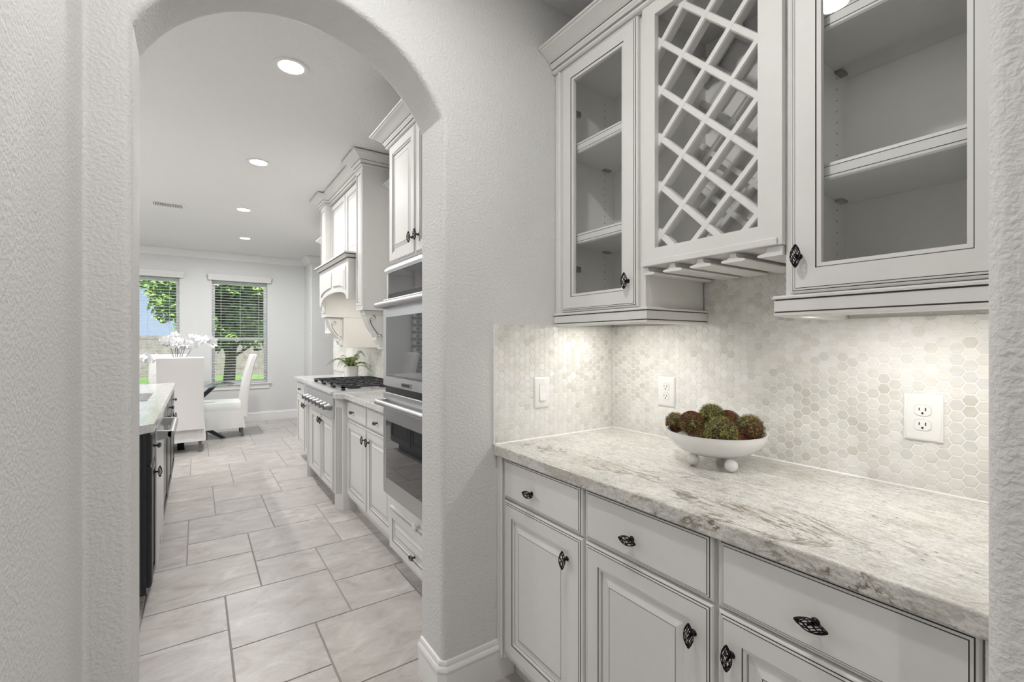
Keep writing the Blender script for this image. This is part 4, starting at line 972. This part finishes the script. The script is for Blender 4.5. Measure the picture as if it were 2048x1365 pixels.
mb = MB(); mb.box(XK - .03, XK - .003, HP[0][1], HP[1][0], 1.255, 1.95); mb.box(XK - .034, XK - .03, HP[0][1] + .05, HP[1][0] - .05, 1.30, 1.305, 1); obj('back_panel', mb, CM, h)
for a0, a1 in HP:
    yc = (a0 + a1) / 2; w_ = .052
    prof = [(1.205, 1.553), (1.056, 1.553), (1.056, 1.538), (1.062, 1.534), (1.062, 1.520), (1.070, 1.512)]
    for i in range(11):
        q = i / 10; prof.append((1.072 + .012 * math.sin(q * PI) * -1 + .085 * q ** 1.1, 1.508 - .155 * q))
    prof += [(1.150, 1.345), (1.150, 1.325), (1.165, 1.315), (1.172, 1.30), (1.176, 1.285), (1.205, 1.283)]
    mb = MB(); mb.prism(prof, lambda a, b_, t: (a, t, b_), yc - w_, yc + w_); cb = obj('corbel', mb, 'cabinet_paint', h, 35)
    for sd_ in (-1, 1):
        yy = yc + sd_ * (w_ + .002); pts = []
        for i in range(16):
            a = -.5 * PI + i * .38; rr = .006 + .0017 * i; pts.append((1.118 + rr * math.cos(a), yy, 1.490 + rr * math.sin(a)))
        pts += [(1.088, yy, 1.478), (1.103, yy, 1.440), (1.128, yy, 1.400), (1.152, yy, 1.368)]
        for i in range(12):
            a = .9 * PI - i * .42; rr = .018 - .0011 * i; pts.append((1.173 + rr * math.cos(a), yy, 1.348 + rr * math.sin(a)))
        mb = MB(); mb.tube(pts, .0075, 8); obj('scroll', mb, 'cabinet_paint', cb, 50)
        mb = MB(); mb.tube([(p_[0] + .008, p_[1] - sd_ * .001, p_[2] + .006) for p_ in pts], .0032, 5); obj('scroll_groove', mb, 'glaze_line', cb)
mb = MB(); mb.lathe([(.0001, 1.7985), (.055, 1.7985), (.062, 1.7975), (.066, 1.80)], 24, (1.25, 4.22, 0)); obj('hood_lamp', mb, 'lamp_lens', h)
ld = bpy.data.lights.new('lamp', 'AREA'); ld.shape = 'DISK'; ld.size = .1; ld.energy = 2.6; ld.color = (1, .92, .80)
lo = bpy.data.objects.new('lamp', ld); COL.objects.link(lo); lo.parent = h; lo.location = Vector((1.25, 4.22, 1.792)) - Vector(h.location)
# wall cabinets either side of the hood
for a0, a1, lb, ds in ((2.648, 3.497, 'white wall cabinet hidden between the oven tower and the hood', ((2.66, 3.07), (3.076, 3.485))), (4.896, 5.835, 'white wall cabinet beyond the hood at the far end of the run', ((4.91, 5.362), (5.368, 5.825)))):
    c = thing('upper_cabinet', lb, 'cabinet', (1.44, (a0 + a1) / 2, 1.38), 'kitchen wall cabinets')
    mb = MB(); mb.box(1.29, XK - .002, a0, a1, 1.38, 2.46); obj('body', mb, 'cabinet_paint', c)
    for d0, d1 in ds:
        o = front_part('door', c, face_mx(1.29), d0, d1, 1.40, 2.44, PANEL); knob(o, 1.27, d1 - .03 if d0 == ds[0][0] else d0 + .03, 1.48)
    mb = MB(); pth = [(1.276, a0), (1.276, a1), (XK - .003, a1)] if a0 > 4 else [(1.276, a0), (1.276, a1)]
    mb.sweep(pth, crownprof(2.446), -1, CRM); obj('crown', mb, CM, c, 30)
# fern in a white pot
fp = thing('potted_fern', 'green fern in a white pot on the kitchen worktop', 'plant', (1.395, 5.14, .914))
mb = MB(); px, py = 1.395, 5.14
pr = [(.040, 0), (.058, .002), (.0625, .012), (.068, .130), (.069, .137), (.063, .137), (.060, .115)]
vs = []; nn = 32
for rr, z in pr:
    for j in range(nn):
        a = 2 * PI * j / nn; q = (abs(math.cos(a)) ** 5 + abs(math.sin(a)) ** 5) ** (-.2); vs.append((px + rr * q * math.cos(a), py + rr * q * math.sin(a), .914 + z))
mb.add(vs, [(i * nn + j, i * nn + (j + 1) % nn, (i + 1) * nn + (j + 1) % nn, (i + 1) * nn + j) for i in range(len(pr) - 1) for j in range(nn)] + [tuple(range(nn))]); obj('pot', mb, 'porcelain', fp, 40)
mb = MB(); mb.lathe([(.0001, 1.034), (.060, 1.032)], 20, (px, py, 0)); obj('soil', mb, 'soil', fp)
rnd = random.Random(11)
for i in range(26):
    a = rnd.uniform(0, 2 * PI); L = rnd.uniform(.16, .24); lift = rnd.uniform(.5, 1.25); fr = MB(); pts = []
    if i < 5: a = [2.3, 1.9, -1.2, -.8, 2.6][i]; L = [.33, .28, .30, .27, .25][i]; lift = [.55, .5, .45, .25, .7][i]
    for k in range(13):
        t = k / 12; hr = L * (t if lift < .8 else t * .7) * .95; z = 1.03 + L * lift * math.sin(t * PI * .62) * .75 - (L * .35 * t ** 3)
        x_ = px + hr * math.cos(a); x_ = min(x_, 1.585); pts.append(Vector((x_, py + hr * math.sin(a), z)))
    fr.tube(pts, [.0018 * (1 - .7 * k / 12) for k in range(13)], 4)
    for k in range(2, 26):
        t = k / 26; idx = min(11, int(t * 12)); q = t * 12 - idx; c = pts[idx].lerp(pts[idx + 1], q); tg = (pts[idx + 1] - pts[idx]).normalized()
        sdv = tg.cross(Vector((0, 0, 1))); sdv = sdv.normalized() if sdv.length > .01 else Vector((1, 0, 0))
        ll = .034 * math.sin(PI * (.12 + .85 * t)) ** .8
        for s_ in (-1, 1):
            e = c + (sdv * s_ + tg * .35) * ll - Vector((0, 0, ll * .25)); w_ = tg * .0042; e.x = min(e.x, 1.6)
            fr.add([c - w_ * .5, c + w_, e + w_ * .3, e - w_ * .3], [(0, 1, 2, 3)])
    obj('frond', fr, 'fern_leaf', fp, recalc=False)

# ------------------------------------------------------------------ island
IX = -.197                      # face of the doors' frame, facing the aisle
isl = thing('kitchen_island', 'black painted kitchen island cut by the left side of the arch', 'island', (-.75, 4.15, 0))
mb = MB()
for q in ((-1.32, IX, 2.80, 3.04, .10, .873), (-1.32, -.30, 3.04, 3.672, .10, .873), (-1.32, IX, 3.672, 3.90, .10, .873), (-1.32, IX, 3.90, 4.58, .10, .66), (-1.32, -.75, 3.90, 4.58, .66, .873), (-.245, IX, 3.90, 4.58, .66, .873), (-1.32, IX, 4.58, 5.52, .10, .873)): mb.box(*q)
mb.box(-1.25, IX - .07, 2.87, 5.45, 0, .10); obj('body', mb, 'black_paint', isl)
fn = face_px(IX)
def P2(p): return [(a, b_, 0) for a, b_, _ in p]
for a0, a1, kk in ((2.82, 3.035, 2.90), (3.68, 4.26, 4.20), (4.27, 4.85, 4.33), (4.86, 5.50, 5.20)):
    o = front_part('drawer', isl, fn, a0, a1, .7165, .865, P2(SLAB), 'black_paint'); knob(o, IX + .02, (a0 + a1) / 2, .79, True, True)
    o = front_part('door', isl, fn, a0, a1, .125, .7095, P2(PANEL if a1 - a0 > .3 else SMALLP), 'black_paint'); knob(o, IX + .02, kk if a1 - a0 > .3 else 3.0, .64, False, True)
fn = face_my(2.80)
for a0, a1 in ((-.74, -.215), (-1.30, -.76)): front_part('end_panel', isl, fn, a0, a1, .12, .865, P2(PANEL), 'black_paint')
mb = MB(); pl_ = [(-1.36, 2.765), (-.235, 2.765), (-.170, 2.83), (-.170, 5.56), (-1.36, 5.56)]
sx0, sx1, sy0, sy1 = -.72, -.275, 3.93, 4.55
for poly in ([(-1.36, 2.765), (-.235, 2.765), (-.170, 2.83), (-.170, sy0), (-1.36, sy0)], [(-1.36, sy1), (-.170, sy1), (-.170, 5.56), (-1.36, 5.56)], [(sx1, sy0), (-.170, sy0), (-.170, sy1), (sx1, sy1)], [(-1.36, sy0), (sx0, sy0), (sx0, sy1), (-1.36, sy1)]):
    mb.prism(poly, lambda a, b_, t: (a, b_, t), .874, .914)
tag(obj('granite_countertop', mb, 'granite_pale'), 'pale granite worktop with a sink on the black island', 'countertop')
mb = MB(); mb.front(lambda a, b_, hh: (a, b_, .874 - hh), sx0 - .01, sx1 + .01, sy0 - .01, sy1 + .01, [(0, 0, 0), (.012, 0, 0), (.014, .01, 0), (.02, .19, 0), (.04, .2, 0)])
sk = [f for f in mb.f]; mb.f = mb.f[:-1]; mb.m = mb.m[:-1]
tag(obj('undermount_sink', mb, 'stainless'), 'stainless sink set into the island worktop', 'sink')
dw = thing('dishwasher', 'stainless dishwasher with a wide handle in the black island', 'dishwasher', (-.25, 3.36, .1))
mb = MB(); mb.box(IX - .10, -.172, 3.045, 3.668, .115, .868); obj('door', mb, 'stainless', dw, bevel=.004)
mb = MB(); hz = .815
mb.tube([(-.112, 3.085, hz), (-.112, 3.63, hz)], .017, 14)
for yy in (3.085, 3.60): mb.prism([(-.174, hz - .03), (-.174, hz + .022), (-.112, hz + .017), (-.112, hz - .017)], lambda a, b_, t: (a, t, b_), yy, yy + .03)
obj('bar_handle', mb, 'handle_steel', dw, 40)
mb = MB(); mb.box(-.172, -.1705, 3.30, 3.40, .16, .185); obj('badge', mb, 'chrome', dw)

# ------------------------------------------------------------------ dining table, chairs, orchid
TC = (-.20, 7.40)
tb = thing('dining_table', 'round glass dining table on dark crossed legs', 'table', (TC[0], TC[1], 0))
mb = MB(); mb.lathe([(.0001, .738), (.628, .738), (.632, .741), (.632, .747), (.628, .750), (.0001, .750)], 64, (TC[0], TC[1], 0)); obj('glass_top', mb, 'table_glass', tb, 40)
for k in range(4):
    a = math.radians(5 + 90 * k); d = Vector((math.cos(a), math.sin(a), 0)); s_ = Vector((-d.y, d.x, 0)) * .035; mb = MB(); c0 = Vector((TC[0], TC[1], 0))
    A, B, H1 = c0 + d * .50, c0 + d * .03 + Vector((0, 0, .36)), c0 + d * .42 + Vector((0, 0, .737)); t_ = Vector((0, 0, .045)); td = d * .03
    mb.add([A - s_ - td, A + s_ - td, B + s_ - t_, B - s_ - t_, A - s_ + td, A + s_ + td, B + s_ + t_, B - s_ + t_], [(0, 1, 2, 3), (4, 7, 6, 5), (0, 4, 5, 1), (1, 5, 6, 2), (2, 6, 7, 3), (3, 7, 4, 0)])
    mb.add([B - s_ - t_, B + s_ - t_, H1 + s_ + td, H1 - s_ + td, B - s_ + t_, B + s_ + t_, H1 + s_ - td, H1 - s_ - td], [(0, 1, 2, 3), (4, 7, 6, 5), (0, 4, 5, 1), (1, 5, 6, 2), (2, 6, 7, 3), (3, 7, 4, 0)])
    obj('leg', mb, 'navy_metal', tb)
def build_chair():
    parts = []
    W2 = .225
    # backrest: swept, gently raked slab with rounded edges
    mb = MB(); rows = []
    for i in range(13):
        q = i / 12; z = .28 + .845 * q; rake = -.006 - .13 * q ** 2.0; th = .105 - .035 * q; w_ = W2 - .004 * math.sin(q * PI)
        rows.append((rake, z, th, w_))
    sec = [(-1, .0), (-1, -.35), (-.93, -.5), (.93, -.5), (1, -.35), (1, .35), (.93, .5), (-.93, .5), (-1, .35)]
    sec = sec[1:]
    n = len(sec); vs = []
    for rk, z, th, w_ in rows:
        for sx, sy in sec: vs.append((sx * w_, -.235 + rk + sy * th, z))
    rk, z, th, w_ = rows[-1]
    for sx, sy in sec: vs.append((sx * w_ * .975, -.235 + rk + sy * th * .7, z + .014))
    k = len(rows) + 1
    mb.add(vs, [(i * n + j, i * n + (j + 1) % n, (i + 1) * n + (j + 1) % n, (i + 1) * n + j) for i in range(k - 1) for j in range(n)] + [tuple(range(n)), tuple(range((k - 1) * n, k * n))])
    parts.append(('backrest', meshof('backrest', mb, 'linen', smooth=50)))
    mb = MB(); ns = 48; vs = []
    def ringp(j, ex, z):
        a = 2 * PI * j / ns; q = (abs(math.cos(a)) ** 9 + abs(math.sin(a)) ** 9) ** (-1 / 9); return ((W2 + ex) * q * math.cos(a), .015 + (.245 + ex) * q * math.sin(a), z)
    lv = [(-.03, .492), (-.008, .488), (.0, .478), (.002, .40), (.002, .36)]
    for ex, z in lv: vs += [ringp(j, ex, z) for j in range(ns)]
    mb.add(vs, [(i * ns + j, i * ns + (j + 1) % ns, (i + 1) * ns + (j + 1) % ns, (i + 1) * ns + j) for i in range(len(lv) - 1) for j in range(ns)] + [tuple(range(ns))])
    parts.append(('seat', meshof('seat', mb, 'linen', smooth=50)))
    mb = MB(); vs = []; ns = 96
    for li in range(6):
        t = li / 5; z = .375 - .245 * t
        for j in range(ns):
            a = 2 * PI * j / ns; q = (abs(math.cos(a)) ** 9 + abs(math.sin(a)) ** 9) ** (-1 / 9)
            near = min(abs((a - PI / 4) % (PI / 2)), PI / 2 - abs((a - PI / 4) % (PI / 2)))
            ex = .004 + .016 * t + t * .016 * math.exp(-(near / .12) ** 2) * math.cos(near * 60) + .003 * t * math.sin(a * 13)
            vs.append(((W2 + ex) * q * math.cos(a), .012 + (.25 + ex) * q * math.sin(a), z))
    mb.add(vs, [(i * ns + j, i * ns + (j + 1) % ns, (i + 1) * ns + (j + 1) % ns, (i + 1) * ns + j) for i in range(5) for j in range(ns)])
    parts.append(('skirt', meshof('skirt', mb, 'linen', smooth=60)))
    for sx in (-1, 1):
        for sy in (-1, 1):
            mb = MB(); x, y = sx * .185, (.20 if sy > 0 else -.185); dy = -.04 if sy < 0 else 0; a_, b_ = .021, .015
            mb.add([(x - b_, y + dy - b_, 0), (x + b_, y + dy - b_, 0), (x + b_, y + dy + b_, 0), (x - b_, y + dy + b_, 0), (x - a_, y - a_, .37), (x + a_, y - a_, .37), (x + a_, y + a_, .37), (x - a_, y + a_, .37)],
                   [(0, 3, 2, 1), (4, 5, 6, 7), (0, 1, 5, 4), (1, 2, 6, 5), (2, 3, 7, 6), (3, 0, 4, 7)])
            parts.append(('leg', meshof('leg', mb, 'chair_wood')))
    return parts
CH = build_chair()
for x, y, rz, lb in ((-.15, 6.885, 0, 'white slipcovered dining chair with its back to the viewer beside the island'), (.305, 7.60, PI / 2, 'white slipcovered dining chair seen from the side below the window'),
                     (-.33, 7.92, PI, 'white slipcovered dining chair on the far side of the table behind the orchid'), (-.86, 7.35, -PI / 2, 'white slipcovered dining chair at the left of the table, seen only in the oven glass')):
    t = thing('dining_chair', lb, 'chair', (x, y, 0), 'white slipcovered dining chairs', rz)
    for nm, me in CH: link(nm, me, t)
oc = (-.21, 7.35)
op = thing('potted_orchid', 'white orchid with arching dark stems on the dining table', 'orchid', (oc[0], oc[1], .75))
mb = MB(); mb.lathe([(.0001, .751), (.055, .751), (.075, .80), (.08, .87), (.074, .875), (.066, .85)], 28, (oc[0], oc[1], 0)); obj('pot', mb, 'porcelain', op, 40)
mb = MB(); mb.lathe([(.0001, .862), (.070, .856)], 20, (oc[0], oc[1], 0)); obj('moss', mb, 'moss', op)
fl_ = MB()
for k in range(5):
    a = 2 * PI * k / 5 + PI / 2; wd = .021 if k in (1, 4) else .014; d = Vector((math.cos(a), 0, math.sin(a))); s_ = Vector((-math.sin(a), 0, math.cos(a)))
    p = [d * .004, d * .02 + s_ * wd - Vector((0, .004, 0)), d * .038 + s_ * wd * .6 - Vector((0, .002, 0)), d * .044 + Vector((0, .004, 0)), d * .038 - s_ * wd * .6 - Vector((0, .002, 0)), d * .02 - s_ * wd - Vector((0, .004, 0))]
    fl_.add([Vector((0, .002 * (k % 2), 0)) + q for q in p], [(0, 1, 2, 3, 4, 5)])
fl_.ball((0, -.008, -.004), .007, 8, 6); FLW = meshof('flower', fl_, 'petal', smooth=60, recalc=False)
rnd = random.Random(21)
# arching sprays: (tip offset x, y, z)
for tip, hgt in (((.40, -.05, 1.27), 1.36), ((.22, .05, 1.30), 1.38), ((.02, -.1, 1.26), 1.36), ((-.14, .05, 1.27), 1.34), ((-.45, -.1, 1.02), 1.12), ((.13, -.12, 1.25), 1.33), ((-.05, .1, 1.32), 1.40)):
    pts = []
    b0 = Vector((oc[0], oc[1], .86)); p2 = Vector((oc[0] + tip[0], oc[1] + tip[1], tip[2])); p1 = Vector((oc[0] + tip[0] * .45, oc[1] + tip[1] * .4, hgt + .09))
    for k in range(17):
        t = k / 16; pts.append(b0 * (1 - t) ** 2 + p1 * 2 * t * (1 - t) + p2 * t * t)
    mb = MB(); mb.tube(pts, [.0038 - .002 * k / 16 for k in range(17)], 5)
    st = obj('stem', mb, 'stem_dark', op, 60)
    for k in range(8, 17):
        for rep in (0,):
            if rnd.random() < .1: continue
            p = pts[k] + Vector((rnd.uniform(-.03, .03), rnd.uniform(-.035, .01), rnd.uniform(-.005, .045)))
            f = link('flower', FLW, op, p, (rnd.uniform(-.5, .4), rnd.uniform(-.5, .5), rnd.uniform(-.9, .9))); f.scale = (1.35,) * 3
for k in range(6):
    a = k * 1.1; mb = MB(); d = Vector((math.cos(a), math.sin(a), 0)); s_ = Vector((-d.y, d.x, 0)); b0 = Vector((oc[0], oc[1], .86))
    rw = [(0, .012, 0), (.08, .028, .06), (.16, .03, .07), (.22, .018, .04), (.25, .002, .01)]
    mb.add([b0 + d * q + s_ * w_ + Vector((0, 0, z)) for q, w_, z in rw] + [b0 + d * q - s_ * w_ + Vector((0, 0, z)) for q, w_, z in rw], [(i, i + 1, 6 + i, 5 + i) for i in range(4)])
    obj('leaf', mb, 'fern_leaf', op, recalc=False)

# ------------------------------------------------------------------ seen only as reflections in the oven glass: brick pier and a door
mb = MB(); mb.box(-2.75, -1.76, YF - .10, YF, 0, CEIL)
pier = tag(obj('wall_brick', mb, 'mortar'), 'grey brick wall section left of the dining windows, mirrored in the oven glass', 'wall', None, 'structure')
bm_ = MB(); bm_.box(-.096, .096, -.008, .0, -.0285, .0285); bme = meshof('brick', bm_, 'brick')
bm2 = MB(); bm2.box(-.046, .046, -.008, .0, -.0285, .0285); bme2 = meshof('brick', bm2, 'brick')
for rr in range(4, 33):
    z = .04 + rr * .070
    for i in range(5):
        if rr % 2:
            if i == 4: link('brick', bme2, pier, (-2.75 + .048 + 4 * .2055 + .103, YF - .10, z))
            else: link('brick', bme, pier, (-2.75 + .2005 + .1 + i * .2055 - .1, YF - .10, z))
        elif i < 5 and -2.75 + .1 + i * .2055 < -1.80: link('brick', bme, pier, (-2.75 + .10 + i * .2055 - .0, YF - .10, z)) if i < 4 else link('brick', bme2, pier, (-2.75 + .06 + i * .2055, YF - .10, z))
